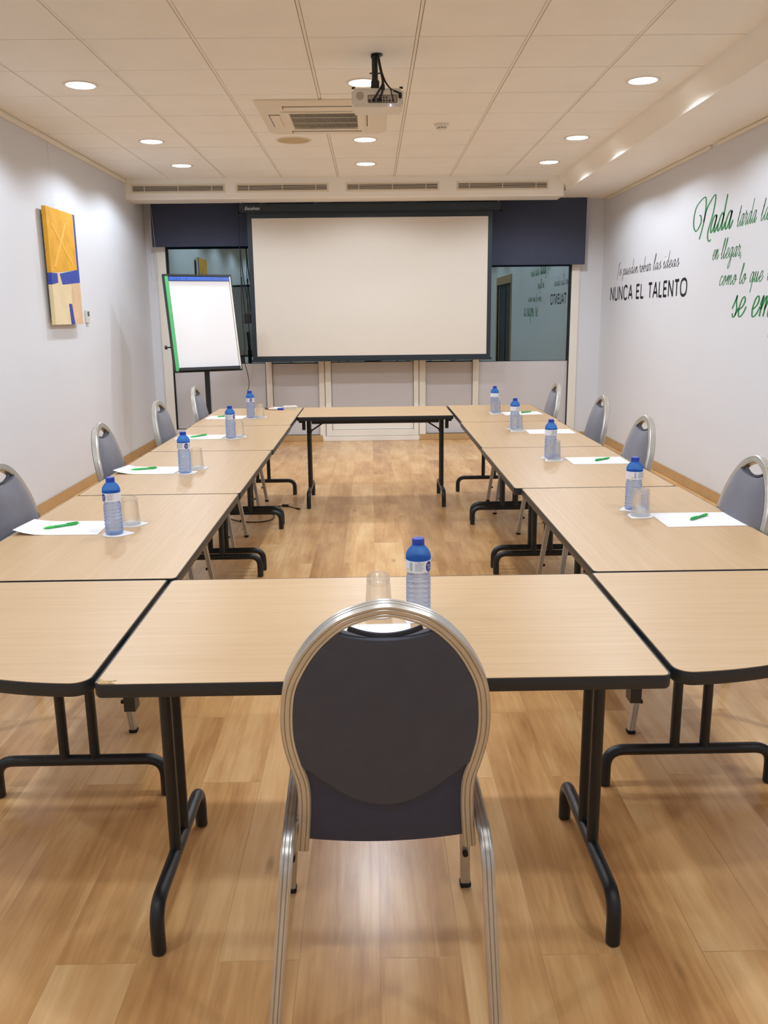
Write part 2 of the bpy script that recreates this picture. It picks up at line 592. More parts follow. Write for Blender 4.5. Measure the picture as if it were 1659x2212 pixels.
bars([(-.488, .501, .345, .95)], 10.50, 10.53, M['panel'], 'infill_panel', win3, .003)
bars([(-.488, .501, .138, .322)], 10.50, 10.53, M['frame_white'], 'kick_panel', win3, .003)
bars([(-.6, .57, .0, .058)], 10.455, 10.6, M['frame_white'], 'trim_8')
win4 = bars([(.572, .652, .0, 2.86), (1.222, 1.292, .0, 2.86)], 10.485, 10.6, M['frame_white'], 'window_3')
bars([(.656, 1.218, .95, 2.84)], YG, YG + .008, M['pane'], 'glass_pane', win4, 0)
bars([(.656, 1.218, .075, .94)], 10.53, 10.56, M['panel'], 'infill_panel', win4, .003)
win5 = bars([(2.381, 2.476, .0, 2.86)], 10.485, 10.6, M['frame_white'], 'window_4')
bars([(1.296, 2.376, .94, 2.84)], YG, YG + .008, M['pane'], 'glass_pane', win5, 0)
bars([(1.296, 2.372, .0, .935)], 10.53, 10.56, M['panel'], 'infill_panel', win5, .003)
bars([(2.372, 2.381, .02, 2.84)], 10.50, 10.585, M['plastic_black'], 'gasket', win5, 0)
# night outside: a dark balcony floor and parapet so the glass never looks onto nothing
bm = new(); add_box(bm, -6, 6, 10.66, 14, -.1, -.02); add_box(bm, -6, 6, 13.9, 14.0, -.02, 1.1); struct('terrace_floor', bm, M['dark_door'])

# ------------------------------------------------------------------ tables
T = 0.74
def rrect(x0, x1, y0, y1, r, n=5):
    pts = []
    for cx, cy, a0 in ((x1 - r, y1 - r, 0), (x0 + r, y1 - r, 90), (x0 + r, y0 + r, 180), (x1 - r, y0 + r, 270)):
        for k in range(n + 1):
            a = R(a0 + 90 * k / n)
            pts.append((cx + r * math.cos(a), cy + r * math.sin(a)))
    return pts

def inset(pts, d):
    n = len(pts)
    out = []
    for i in range(n):
        a, b, c = Vector(pts[i - 1]), Vector(pts[i]), Vector(pts[(i + 1) % n])
        t = ((b - a).normalized() + (c - b).normalized()).normalized()
        out.append((b.x - t.y * d, b.y + t.x * d))
    return out

def top_parts(root, pts, chip=None):
    """laminate board and its rounded black edging; pts counter-clockwise"""
    ins = inset(pts, .004)
    bm = new(); add_prism(bm, ins, T - .028, T - .0005)
    obj('tabletop', bm, M['laminate'], root, 35)
    # edging: profile swept around the outline
    prof = [(.0042, -.002), (.0005, -.0005), (0, -.004), (0, -.026), (.003, -.031), (.012, -.032), (.012, -.03), (.0042, -.028)]
    bm = new()
    rings = []
    for d, z in prof:
        q = inset(pts, d - .0006)
        rings.append([bm.verts.new((x, y_, T + z)) for x, y_ in q])
    n = len(pts)
    k = len(prof)
    for a in range(k):
        for i in range(n):
            j = (i + 1) % n
            bm.faces.new((rings[a][i], rings[a][j], rings[(a + 1) % k][j], rings[(a + 1) % k][i]))
    obj('edge_band', bm, M['edge'], root, 50)

def make_table(name, label, L, D, loc, rz, group, near_detail=False):
    t = thing(name, label, 'table', loc, rz, group)
    top_parts(t, rrect(-L / 2, L / 2, -D / 2, D / 2, .018))
    for s in (-1, 1):
        bm = new()
        add_box(bm, -L / 2 + .10, L / 2 - .10, s * (D / 2 - .16) - .012, s * (D / 2 - .16) + .012, T - .072, T - .031, .003)
        obj('apron_rail', bm, M['black_metal'], t)
    for s in (-1, 1):
        x = s * (L / 2 - .064)
        # foot bar, an arch bent down to the floor at both ends
        bm = new()
        hw = .266
        path = round_corners([(x, -hw, .004), (x, -hw, .124), (x, hw, .124), (x, hw, .004)], .085, 9)
        add_sweep(bm, path, circ_prof(.0175, 14), b=(1, 0, 0))
        lg_bm = new()
        for yy in (-.048, .048):
            add_cyl(lg_bm, (x, yy, .126), (x, yy, T - .034), .0155, 14)
        add_box(lg_bm, x - .02, x + .02, -D / 2 + .17, D / 2 - .17, T - .046, T - .031, .002)
        lg = obj('leg', lg_bm, M['black_metal'], t)
        ft = obj('foot_bar', bm, M['black_metal'], lg)
        for yy in (-hw, hw):
            pass
        # folding brace
        bm = new()
        add_cyl(bm, (x - s * .012, 0, .585), (x - s * .175, 0, .69), .006, 8)
        add_box(bm, x - s * .012 - .012, x - s * .012 + .012, -.05, .05, .575, .595, .002)
        add_box(bm, x - s * .175 - .012, x - s * .175 + .012, -D / 2 + .17, D / 2 - .17, .688, .706, .002)
        obj('brace', bm, M['black_metal'], t)
        # stepped catch under the end
        bm = new()
        xo, xi = s * (L / 2 - .005), s * (L / 2 - .054)
        xm = s * (L / 2 - .029)
        pts = [(xo, T - .031), (xo, T - .056), (xm, T - .056), (xm, T - .112), (xi, T - .112), (xi, T - .031)]
        add_prism(bm, pts, -D * .36, -D * .36 + .035, axis='y')
        obj('stacking_catch', bm, M['plastic_black'], t)
        bm = new()
        add_prism(bm, pts, D * .36 - .035, D * .36, axis='y')
        obj('stacking_catch', bm, M['plastic_black'], t)
    return t

GR_L, GR_R = 'folding tables of the left row', 'folding tables of the right row'
front_table = make_table('folding_table', 'near folding table with beech top, behind the chair closest to the camera', 1.222, .738, (.016, 2.053, 0), R(0.0), None)
# the worn corner of the near table
bm = new()
cx, cy = .016 - .611, 2.053 - .369
bl = [(cx + .010, cy + .004), (cx + .045, cy + .0042), (cx + .030, cy + .012), (cx + .044, cy + .022), (cx + .022, cy + .019), (cx + .006, cy + .030), (cx + .003, cy + .014)]
add_prism(bm, [(a - .016, b_ - 2.053) for a, b_ in bl], T - .0006, T + .0005)
M['chip'] = mat('bare_chipboard', lin((176, 148, 104)), 0.9, noise=(150, 0.35))
obj('chipped_corner', bm, M['chip'], front_table, label='worn chipped corner')
make_table('folding_table', 'far folding table with beech top, standing across below the white screen', 1.20, .722, (.022, 6.938, 0), 0, None)
yl = [2.432, 3.682, 4.925, 6.090, 7.305]
yr = [2.437, 3.708, 4.905, 6.137, 7.335]
xl = [(-.586, -1.300), (-.583, -1.292), (-.578, -1.290), (-.583, -1.297)]
xr = [(.650, 1.350), (.622, 1.338), (.628, 1.338), (.638, 1.350)]
nth = ['nearest to the camera', 'second from the camera', 'third from the camera', 'farthest from the camera, at the screen end']
for i in range(4):
    for (a, b_), ys_, side, g in ((xl[i], yl, 'left', GR_L), (xr[i], yr, 'right', GR_R)):
        L_ = ys_[i + 1] - ys_[i] - .005
        D_ = abs(b_ - a)
        make_table('folding_table', 'beech folding table of the %s row, %s' % (side, nth[i]), L_, D_, ((a + b_) / 2, (ys_[i] + ys_[i + 1]) / 2, 0), R(90), g)

def quarter(cx, cy, sx, label):
    t = thing('corner_table', label, 'table', (cx, cy, 0), 0, 'quarter round corner tables')
    r = .733
    n = 36
    pts = []
    def arcpts(ccx, ccy, rr, a0, a1, k):
        return [(ccx + rr * math.cos(R(a0 + (a1 - a0) * i / k)), ccy + rr * math.sin(R(a0 + (a1 - a0) * i / k))) for i in range(k + 1)]
    # quarter in the third quadrant: inner corner at origin, near corner (0,-r), far corner (-r,0); round off the near and outer corners
    c = .04
    pts += arcpts(-.012, -.012, .012, 90, 0, 4)[::-1]
    pts = arcpts(-.012, -.012, .012, 0, 90, 4)
    ang = math.degrees(math.asin(c / (r - c)))
    rr = r - c
    # outer corner small circle centred at radius rr
    ax, ay = -rr * math.cos(R(ang)), -c
    pts += arcpts(ax, ay, c, 90, 180 + ang, 7)
    pts += arcpts(0, 0, r, 180 + ang, 270 - ang, n)[1:-1]
    bx, by = -c, -rr * math.cos(R(ang))
    pts += arcpts(bx, by, c, 270 - ang, 360, 7)
    if sx < 0:
        pts = [(-x, y_) for x, y_ in pts][::-1]
    top_parts(t, pts)
    for q in (0, 1):
        bm = new()
        if q:
            x0, x1 = sorted((-sx * .36, -sx * .46))
            add_box(bm, x0, x1, -.06, .05, T - .0385, T - .0325)
        else:
            x0, x1 = sorted((-sx * .06, sx * .05))
            add_box(bm, x0, x1, -.46, -.36, T - .0385, T - .0325)
        obj('link_bracket', bm, M['black_metal'], t)
    return t
quarter(-.607, 2.424, 1, 'quarter round beech corner table at the near left corner of the square')
quarter(.640, 2.430, -1, 'quarter round beech corner table at the near right corner of the square')

# ------------------------------------------------------------------ banquet chair
OUT = [(0, .972), (.05, .962), (.099, .939), (.144, .896), (.177, .845), (.199, .79), (.207, .72), (.205, .663), (.195, .61), (.184, .565), (.1815, .525), (.184, .47), (.192, .386)]
def back_plane(x, z, d=0.0):
    """point on the raked back plane, d along the plane's normal (towards the sitter)"""
    n = Vector((0, .9786, .2055))
    return Vector((x, -.248 + (.97 - z) * .21, z)) + n * d
def ribbed(w, d):
    g = .0017
    return [(-w, -d + .004), (-w + .003, -d), (-.0062, -d), (-.005, -d + g), (-.0038, -d), (.0038, -d), (.005, -d + g), (.0062, -d), (w - .003, -d), (w, -d + .004),
            (w, -.006), (w - g, -.0045), (w, -.003), (w, .003), (w - g, .0045), (w, .006),
            (w, d - .004), (w - .003, d), (.0062, d), (.005, d - g), (.0038, d), (-.0038, d), (-.005, d - g), (-.0062, d), (-w + .003, d), (-w, d - .004)]
FW, FD = .0135, .015
c_out = smooth_path([(x, z, 0) for x, z in [(-a, b_) for a, b_ in OUT[::-1]] + OUT[1:]], 6)
ctr = []
for i, p in enumerate(c_out):
    t = (c_out[min(i + 1, len(c_out) - 1)] - c_out[max(i - 1, 0)]).normalized()
    ctr.append((p.x + t.y * FW, p.y - t.x * FW))
inn_half = sorted([(abs(x), z) for x, z in [(ctr[i][0] + (ctr[i][0] - c_out[i].x) * .85, ctr[i][1] + (ctr[i][1] - c_out[i].y) * .85) for i in range(len(ctr))] if x >= 0], key=lambda q: q[1])
def hw_at(z):
    """inner half width of the frame at height z"""
    best = inn_half[0]
    for a, b_ in zip(inn_half[:-1], inn_half[1:]):
        if a[1] <= z <= b_[1]:
            f = (z - a[1]) / max(1e-9, b_[1] - a[1])
            return a[0] + (b_[0] - a[0]) * f
    return inn_half[0][0] if z < inn_half[0][1] else .05

def pad_mesh(zb_fn, zt_fn, d0, d1, puff, rows=26, colsn=20, marg=0.0):
    """closed cushion: back side at depth d0, front side at depth d1 plus a puff"""
    bm = new()
    F, B = [], []
    for j in range(rows + 1):
        s = j / rows
        rf, rb = [], []
        for i in range(colsn + 1):
            u = -1 + 2 * i / colsn
            zb, zt = zb_fn(u), zt_fn(u)
            z = zb + (zt - zb) * s
            x = u * (hw_at(z) - marg)
            e = (1 - abs(u) ** 4) * (1 - abs(2 * s - 1) ** 6)
            rf.append(bm.verts.new(back_plane(x, z, d1 + puff * e)))
            rb.append(bm.verts.new(back_plane(x, z, d0 - .003 * e)))
        F.append(rf); B.append(rb)
    for j in range(rows):
        for i in range(colsn):
            bm.faces.new((F[j][i], F[j][i + 1], F[j + 1][i + 1], F[j + 1][i]))
            bm.faces.new((B[j][i], B[j + 1][i], B[j + 1][i + 1], B[j][i + 1]))
    for j in range(rows):
        for k in (0, colsn):
            bm.faces.new((F[j][k], F[j + 1][k], B[j + 1][k], B[j][k]))
    for k in (0, rows):
        for i in range(colsn):
            bm.faces.new((F[k][i], F[k][i + 1], B[k][i + 1], B[k][i]))
    return bm

def make_chair(label, loc, rz, group):
    t = thing('banquet_chair', label, 'chair', loc, rz, group)
    # back frame
    bm = new()
    path = [back_plane(x, z, 0) for x, z in ctr]
    add_sweep(bm, path, ribbed(FW, FD), b=(0, -.9786, -.2055))
    obj('back_frame', bm, M['metal'], t, 30)
    zt = lambda u: .897 + .017 * u * u
    # cushion facing the sitter
    bm = pad_mesh(lambda u: .425, lambda u: zt(u) - .004, -.004, .016, .018)
    obj('backrest', bm, M['fabric'], t, 60)
    # covered shell behind it: oval panel, its fabric darkened for shade, and the lower navy hem
    bm = pad_mesh(lambda u: .505 + .105 * u * u, zt, -.0145, -.003, 0.0)
    bp_ = obj('back_panel', bm, M['fabric_shaded'], t, 60, 'oval panel in grey darkened for shade')
    bm = new()
    pth = [back_plane(u * .07, zt(u) + .001, .002) for u in [-1 + k / 8 for k in range(17)]]
    add_sweep(bm, pth, circ_prof(.0055, 8))
    obj('piping', bm, M['fabric_shaded'], bp_)
    bm = new()
    rows, cols = 10, 16
    G, G2 = [], []
    for j in range(rows + 1):
        s = j / rows
        ra, rb = [], []
        for i in range(cols + 1):
            u = -1 + 2 * i / cols
            z = .398 + .014 * u * u + (.20) * s
            x = u * min(.172, hw_at(z) + .003)
            bulge = .012 * math.sin(PI * min(1, s * 1.4)) * (1 - u * u)
            d = -.0075 - bulge * .15 + .008 * max(0, .2 - s)
            ra.append(bm.verts.new(back_plane(x, z, d)))
            rb.append(bm.verts.new(back_plane(x, z, d + .003)))
        G.append(ra); G2.append(rb)
    for j in range(rows):
        for i in range(cols):
            bm.faces.new((G[j][i], G[j][i + 1], G[j + 1][i + 1], G[j + 1][i]))
            bm.faces.new((G2[j][i], G2[j + 1][i], G2[j + 1][i + 1], G2[j][i + 1]))
    for j in range(rows):
        for k in (0, cols):
            bm.faces.new((G[j][k], G[j + 1][k], G2[j + 1][k], G2[j][k]))
    for k in (0, rows):
        for i in range(cols):
            bm.faces.new((G[k][i], G[k][i + 1], G2[k][i + 1], G2[k][i]))
    obj('lower_cover', bm, M['vinyl'], t, 60, 'dark navy lower back cover')
    # seat cushion
    bm = new()
    def ring(z, ins):
        pts = []
        y0, y1 = -.118 + ins, .255 - ins
        for k in range(40):
            a = 2 * PI * k / 40
            ca, sa = math.cos(a), math.sin(a)
            e = 2 / 5.0
            px = abs(ca) ** e * (1 if ca > 0 else -1)
            py = abs(sa) ** e * (1 if sa > 0 else -1)
            wd = (.186 - ins) + .006 * py
            pts.append(bm.verts.new((px * wd, (y0 + y1) / 2 + py * (y1 - y0) / 2, z)))
        return pts
    RR = [ring(z, i_) for z, i_ in ((.415, .03), (.413, .006), (.425, .0), (.448, .0), (.466, .004), (.477, .02), (.483, .06), (.485, .12))]
    for a, b_ in zip(RR[:-1], RR[1:]):
        for k in range(40):
            bm.faces.new((a[k], a[(k + 1) % 40], b_[(k + 1) % 40], b_[k]))
    bm.faces.new(RR[0][::-1]); bm.faces.new(RR[-1])
    obj('seat', bm, M['fabric'], t, 60)
    # side frames: front leg, rail and rear leg bent from one tube; legs split at the middle of the rail
    for s in (-1, 1):
        full = round_corners([(s * .232 - .010, .250, .012), (s * .206, .190, .436), (s * .204, 0, .442), (s * .203, -.215, .436), (s * .230 - .012, -.290, .012)], [.055, .01, .07], 9)
        mid = min(range(len(full)), key=lambda k: abs(full[k].y))
        for part in (full[:mid + 1], full[mid:]):
            bm = new()
            add_sweep(bm, part, ribbed(.0125, .0125), b=(-1, 0, 0))
            lg = obj('leg', bm, M['metal'], t, 30)
            foot = part[0] if part is not None and part[0].z < .1 else part[-1]
            bm = new()
            add_box(bm, foot.x - .0145, foot.x + .0145, foot.y - .0145, foot.y + .0145, 0, .016, .003)
            obj('foot_cap', bm, M['rubber'], lg)
            if foot.y > 0:
                bm = new()
                add_cyl(bm, (s * .225 - .008, .237 - .010, .118), (s * .225 - .008, .237 - .026, .118), .0075, 10)
                obj('bumper', bm, M['rubber'], lg)
    bm = new()
    for yy in (-.09, .19):
        add_cyl(bm, (-.204, yy, .428), (.204, yy, .428), .009, 10)
    obj('cross_bar', bm, M['metal'], t)
    return t
gl_ = 'banquet chairs along the left table row'
gr_ = 'banquet chairs along the right table row'
chair0 = make_chair('large grey upholstered banquet chair in the foreground, seen from behind at the near table', (.0135, 1.762, 0), R(1.2), None)
CL_ = [(-1.148, 3.150, -90), (-1.152, 4.395, -89), (-1.142, 5.565, -91), (-1.136, 6.740, -90)]
CR_ = [(1.172, 3.095, 90), (1.168, 4.395, 91), (1.250, 5.545, 90), (1.180, 6.635, 89)]
for side, lst, g in (('left', CL_, gl_), ('right', CR_, gr_)):
    for i, (x, y, rz) in enumerate(lst):
        dup(chair0, (x, y, 0), R(rz), 'grey banquet chair pushed under the %s table row, %s' % (side, ['nearest to the camera', 'second from the camera', 'third from the camera', 'farthest from the camera'][i]), g)

# ------------------------------------------------------------------ text helper (built-in font, turned into mesh)
def text_mesh(bm, body, size, fn, shear=0.0, align='CENTER', cell=0.0):
    cu_ = bpy.data.curves.new('txt', 'FONT')
    cu_.body = body
    cu_.size = size
    cu_.shear = shear
    cu_.align_x = align
    cu_.align_y = 'CENTER'
    cu_.resolution_u = 3
    o = bpy.data.objects.new('txt', cu_)
    COL.objects.link(o)
    bpy.context.view_layer.update()
    me = bpy.data.meshes.new_from_object(o)
    bpy.data.objects.remove(o)
    vs = [bm.verts.new(fn(v.co.x, v.co.y)) for v in me.vertices]
    for p in me.polygons:
        try:
            bm.faces.new([vs[i] for i in p.vertices])
        except ValueError:
            pass
    bpy.data.meshes.remove(me)

# ------------------------------------------------------------------ water bottle
def make_bottle(label, loc, rz, group):
    t = thing('water_bottle', label, 'bottle', loc, rz, group)
    rb = .0315
    bm = new()
    prof = [(0, .006), (.012, .0055), (.020, .002), (.026, 0), (.030, .003), (rb, .010)]
    z = .012
    while z < .108:
        prof += [(rb, z), (rb - .0006, z + .0035), (rb - .0026, z + .0055), (rb - .0026, z + .0065), (rb - .0006, z + .0085)]
        z += .0121
    prof += [(rb - .004, .114), (rb - .004, .118), (rb - .0008, .122), (rb - .0008, .150)]
    body = add_lathe(bm, prof, 40)
    obj('bottle_body', bm, M['bottle'], t, 60)
    bm = new()
    sh = [(rb - .0008, .150), (rb, .152), (rb, .160), (.0300, .168), (.0255, .176), (.020, .1825), (.0155, .187), (.0142, .190), (.0142, .193)]
    add_lathe(bm, sh, 40)
    obj('shoulder', bm, M['bottle_blue'], t, 60, label='blue tinted shoulder')
    # cap with ribs
    bm = new()
    pts = []
    for k in range(72):
        a = 2 * PI * k / 72
        r_ = .0152 if k % 2 else .0147
        pts.append((r_ * math.cos(a), r_ * math.sin(a)))
    add_prism(bm, pts, .1915, .2035, bev=0)
    add_lathe(bm, [(.0158, .189), (.0158, .1912), (0.0, .1914)], 36)
    add_lathe(bm, [(.0147, .2034), (.0135, .2048), (0.0, .2052)], 36)
    obj('cap', bm, M['cap'], t, 30)
    # label band
    bm = new()
    rl = rb + .0003
    add_lathe(bm, [(rl - .001, .1215), (rl, .1215), (rl, .1515), (rl - .001, .1515)], 40)
    lb = obj('paper_label', bm, M['label_white'], t, 40)
    def onc(dr):
        return lambda a, z_: Vector((math.sin(a / rl) * (rl + dr), -math.cos(a / rl) * (rl + dr), .1365 + z_))
    f = onc(.0003)
    bm = new()
    ring_ = [(.0105 * math.cos(2 * PI * k / 28), .0138 * math.sin(2 * PI * k / 28)) for k in range(28)]
    c0 = bm.verts.new(f(0, 0))
    r1 = [bm.verts.new(f(a * .55, b_ * .55)) for a, b_ in ring_]
    r2 = [bm.verts.new(f(a, b_)) for a, b_ in ring_]
    for k in range(28):
        j = (k + 1) % 28
        bm.faces.new((c0, r1[k], r1[j])); bm.faces.new((r1[k], r2[k], r2[j], r1[j]))
    em = obj('emblem', bm, M['emblem'], lb, 60, 'dark blue oval emblem')
    bm = new()
    f2 = onc(.0007)
    text_mesh(bm, 'Font', .0085, lambda x, y: f2(x - .0005, y + .0035), .3)
    text_mesh(bm, 'Vella', .0075, lambda x, y: f2(x + .0005, y - .0035), .3)
    text_mesh(bm, 'sant hilari', .0022, lambda x, y: f2(x, y - .0098), .0)
    obj('emblem_text', bm, M['label_white'], lb, 0, 'white lettering')
    bm = new()
    def patch(a0, a1, z0, z1, k=4):
        for q in range(k):
            p, r_ = a0 + (a1 - a0) * q / k, a0 + (a1 - a0) * (q + 1) / k
            bm.faces.new([bm.verts.new(f(*c)) for c in ((p, z0), (r_, z0), (r_, z1), (p, z1))])
    for side in (-1, 1):
        base = side * .028
        for k in range(6):
            patch(base - .012, base + .012 - (k % 3) * .003, .008 - k * .0032 - .0006, .008 - k * .0032 + .0004)
        patch(base - .012, base + .012, .0112, .0117)
        patch(base - .002, base + .002, .0105, .0125, 2)
    for k in range(13):
        patch(-.0535 + .0 * k, -.0455, -.010 + k * .0017, -.0092 + k * .0017, 2)
    obj('small_print', bm, M['print_grey'], lb, 0)
    bm = new()
    patch(-.0625, -.0575, -.011, -.005, 2)
    obj('colour_mark', bm, M['print_yellow'], lb, 0)
    return t

gb = 'water bottles on paper coasters'
# (x, y, emblem direction degrees, label)
BOT = [(.110, 2.075, 52, 'blue capped water bottle on the near table, behind the foreground chair'),
       (-.926, 2.985, -42, 'blue capped water bottle on the left row, nearest to the camera'),
       (-.932, 4.210, 36, 'blue capped water bottle on the left row, second from the camera'),
       (-.902, 5.450, 62, 'blue capped water bottle on the left row, third from the camera'),
       (-.928, 6.570, 18, 'blue capped water bottle on the left row, beside the marker pens'),
       (1.012, 3.262, 78, 'blue capped water bottle on the right row, nearest to the camera'),
       (.945, 4.520, 100, 'blue capped water bottle on the right row, second from the camera'),
       (.950, 5.715, 110, 'blue capped water bottle on the right row, third from the camera'),
       (.957, 6.730, 160, 'blue capped water bottle on the right row, at the screen end')]
b0 = None
def add_coaster_mesh():
    bm = new()
    pts = []
    for k in range(40):
        a = 2 * PI * k / 40
        r_ = .047
        d = abs(((a - PI / 5 + PI) % (2 * PI)) - PI)
        if d < R(46):
            r_ = min(.047 / math.cos(R(46) - d) * 1.0, .066)
        pts.append((r_ * math.cos(a), r_ * math.sin(a)))
    add_prism(bm, pts, 0, .0014)
    return bm
coaster_me = None
def coaster(x, y, rot, label):
    global coaster_me
    if coaster_me is None:
        o = obj('paper_coaster', add_coaster_mesh(), M['paper'], None, 30)
        coaster_me = o
    else:
        o = coaster_me.copy()
        COL.objects.link(o)
    o.location = (x, y, T)
    o.rotation_euler = (0, 0, rot)
    tag(o, label, 'coaster', 'white paper coasters')
    return o

def make_glass(label, loc, group):
    bm = new()
    # inverted tumbler: rim down, thick bottom up
    prof = [(.0355, .0008), (.0345, .0), (.0335, .001), (.0318, .040), (.0292, .088), (.0240, .0905), (0, .091),
            (0, .1035), (.0235, .1045), (.0275, .1035), (.0300, .099), (.0305, .090), (.0330, .045), (.0355, .0008)]
    add_lathe(bm, prof, 40)
    o = obj('drinking_glass', bm, M['glass'], None, 50)
    o.location = loc
    tag(o, label, 'glass', group)
    return o
gg = 'upturned drinking glasses'
GLS = [(.009, 2.105), (-.905, 3.125), (-.898, 4.335), (-.858, 5.508), (-.862, 6.606), (1.008, 3.150), (.950, 4.445), (.957, 5.628), (.962, 6.648)]
where = ['near table, behind the foreground chair', 'left row, nearest to the camera', 'left row, second from the camera', 'left row, third from the camera', 'left row, farthest from the camera',
         'right row, nearest to the camera', 'right row, second from the camera', 'right row, third from the camera', 'right row, farthest from the camera']
g0 = None
for i, (x, y, rz, lab) in enumerate(BOT):
    if b0 is None:
        b0 = make_bottle(lab, (x, y, T + .0014), R(rz), gb)
    else:
        dup(b0, (x, y, T + .0014), R(rz), lab, gb)
    coaster(x + .006, y + .0, R([200, -30, 10, -10, 0, 160, 150, 140, 170][i]), 'white paper coaster under the water bottle on the %s' % where[i])
    gx, gy = GLS[i]
    lb_ = 'clear upturned drinking glass on the %s' % where[i]
    if g0 is None:
        g0 = make_glass(lb_, (gx, gy, T + .0014), gg)
    else:
        q = g0.copy(); COL.objects.link(q); q.location = (gx, gy, T + .0014); tag(q, lb_, 'glass', gg)
    co = coaster(gx, gy, R([60, -20, 0, 30, 0, 190, 180, 180, 180][i]), 'white paper coaster under the upturned glass on the %s' % where[i])

# sheets of paper, each a very slightly curled A4
def sheet(corners, label, curl=.0):
    bm = new()
    a, b_, c, d = [Vector((q[0], q[1], 0)) for q in corners]
    o_ = (a + b_ + c + d) / 4
    n = 8
    G, H = [], []
    for j in range(n + 1):
        r1, r2 = [], []
        for i in range(n + 1):
            u, v = i / n, j / n
            p = (a * (1 - u) + b_ * u) * (1 - v) + (d * (1 - u) + c * u) * v - o_
            z = .0008 + curl * max(0, (.35 - u)) ** 2 * 8 * (1 - v * .5)
            r1.append(bm.verts.new((p.x, p.y, z)))
            r2.append(bm.verts.new((p.x, p.y, z - .0007)))
        G.append(r1); H.append(r2)
    for j in range(n):
        for i in range(n):
            bm.faces.new((G[j][i], G[j][i + 1], G[j + 1][i + 1], G[j + 1][i]))
            bm.faces.new((H[j][i], H[j + 1][i], H[j + 1][i + 1], H[j][i + 1]))
    for k in (0, n):
        for i in range(n):
            bm.faces.new((G[k][i], H[k][i], H[k][i + 1], G[k][i + 1]))
            bm.faces.new((G[i][k], G[i + 1][k], H[i + 1][k], H[i][k]))
    o = obj('paper_sheet', bm, M['paper'], None, 60)
    o.location = (o_.x, o_.y, T)
    tag(o, label, 'paper', 'blank sheets of note paper')
SH = [([(-1.287, 2.985), (-.985, 2.978), (-.995, 3.190), (-1.290, 3.195)], .02), ([(-1.286, 4.200), (-.985, 4.184), (-.975, 4.395), (-1.268, 4.405)], .02),
      ([(-1.262, 5.435), (-.965, 5.415), (-.955, 5.622), (-1.250, 5.635)], 0), ([(-1.277, 6.535), (-.985, 6.520), (-.975, 6.728), (-1.268, 6.742)], 0),
      ([(1.052, 2.966), (1.350, 2.975), (1.352, 3.186), (1.054, 3.190)], 0), ([(1.022, 4.306), (1.316, 4.306), (1.320, 4.520), (1.022, 4.522)], 0),
      ([(1.008, 5.470), (1.305, 5.466), (1.308, 5.676), (1.010, 5.680)], 0), ([(1.015, 6.535), (1.312, 6.560), (1.300, 6.770), (1.002, 6.745)], 0),
      ([(-.130, 1.815), (.085, 1.820), (.087, 2.022), (-.131, 2.018)], 0)]
wsh = where[1:] + [where[0]]
SHN = ['nearest to the camera', 'second from the camera', 'third from the camera', 'farthest from the camera'] * 2
for i, (c, cu__) in enumerate(SH):
    if i < 8:
        lb_ = 'blank white sheet of paper with a green pen, %s row, %s' % ('left' if i < 4 else 'right', SHN[i])
    else:
        lb_ = 'blank white sheet of paper on the near table, seen through the foreground chair back'
    sheet(c, lb_, cu__)

def make_pen(label, group):
    t = thing('ballpoint_pen', label, 'pen', (0, 0, 0), 0, group)
    bm = new()
    Mx = Matrix.Rotation(R(90), 4, 'Y')
    add_lathe(bm, [(0, -.068), (.001, -.067), (.0022, -.063)], 10, M=Mx)
    obj('tip', bm, M['metal'], t)
    bm = new()
    add_lathe(bm, [(.0022, -.063), (.0042, -.055), (.0052, -.048), (.0054, -.030), (.0048, -.026)], 14, M=Mx)
    obj('grip', bm, M['pen_green'], t)
    bm = new()
    add_lathe(bm, [(.0045, -.026), (.0048, -.024), (.0048, .050), (.0042, .057), (0, .058)], 14, M=Mx)
    obj('barrel', bm, M['pen_clear'], t)
    bm = new()
    add_box(bm, .018, .060, -.002, .002, .0050, .0068, .0006)
    add_box(bm, .055, .061, -.002, .002, .0, .0068, .0006)
    obj('clip', bm, M['pen_green'], t)
    bm = new()
    add_lathe(bm, [(.0025, .057), (.0025, .065), (0, .066)], 10, M=Mx)
    obj('push_button', bm, M['pen_green'], t)
    return t
PENS = [((-1.208, 3.060), (-1.101, 3.139), 'left', 0), ((-1.218, 4.293), (-1.105, 4.338), 'left', 1), ((-1.167, 5.500), (-1.085, 5.585), 'left', 2), ((-1.184, 6.640), (-1.110, 6.710), 'left', 3),
        ((1.160, 3.051), (1.262, 3.140), 'right', 0), ((1.148, 4.378), (1.250, 4.462), 'right', 1), ((1.126, 5.577), (1.230, 5.655), 'right', 2), ((1.150, 6.640), (1.249, 6.727), 'right', 3)]
p0 = None
for i, (a, b_, side, k) in enumerate(PENS):
    a, b_ = Vector((*a, 0)), Vector((*b_, 0))
    if side == 'right':
        a, b_ = b_, a
    d = b_ - a
    ang = math.atan2(d.y, d.x)
    c = (a + b_) / 2
    lb_ = 'green ballpoint pen lying on the paper sheet, %s row, %s' % (side, SHN[k])
    if p0 is None:
        p0 = make_pen(lb_, 'green pens on the paper sheets')
        p0.location = (c.x, c.y, T + .0063)
        p0.rotation_euler = (0, 0, ang)
    else:
        dup(p0, (c.x, c.y, T + .0063), ang, lb_)

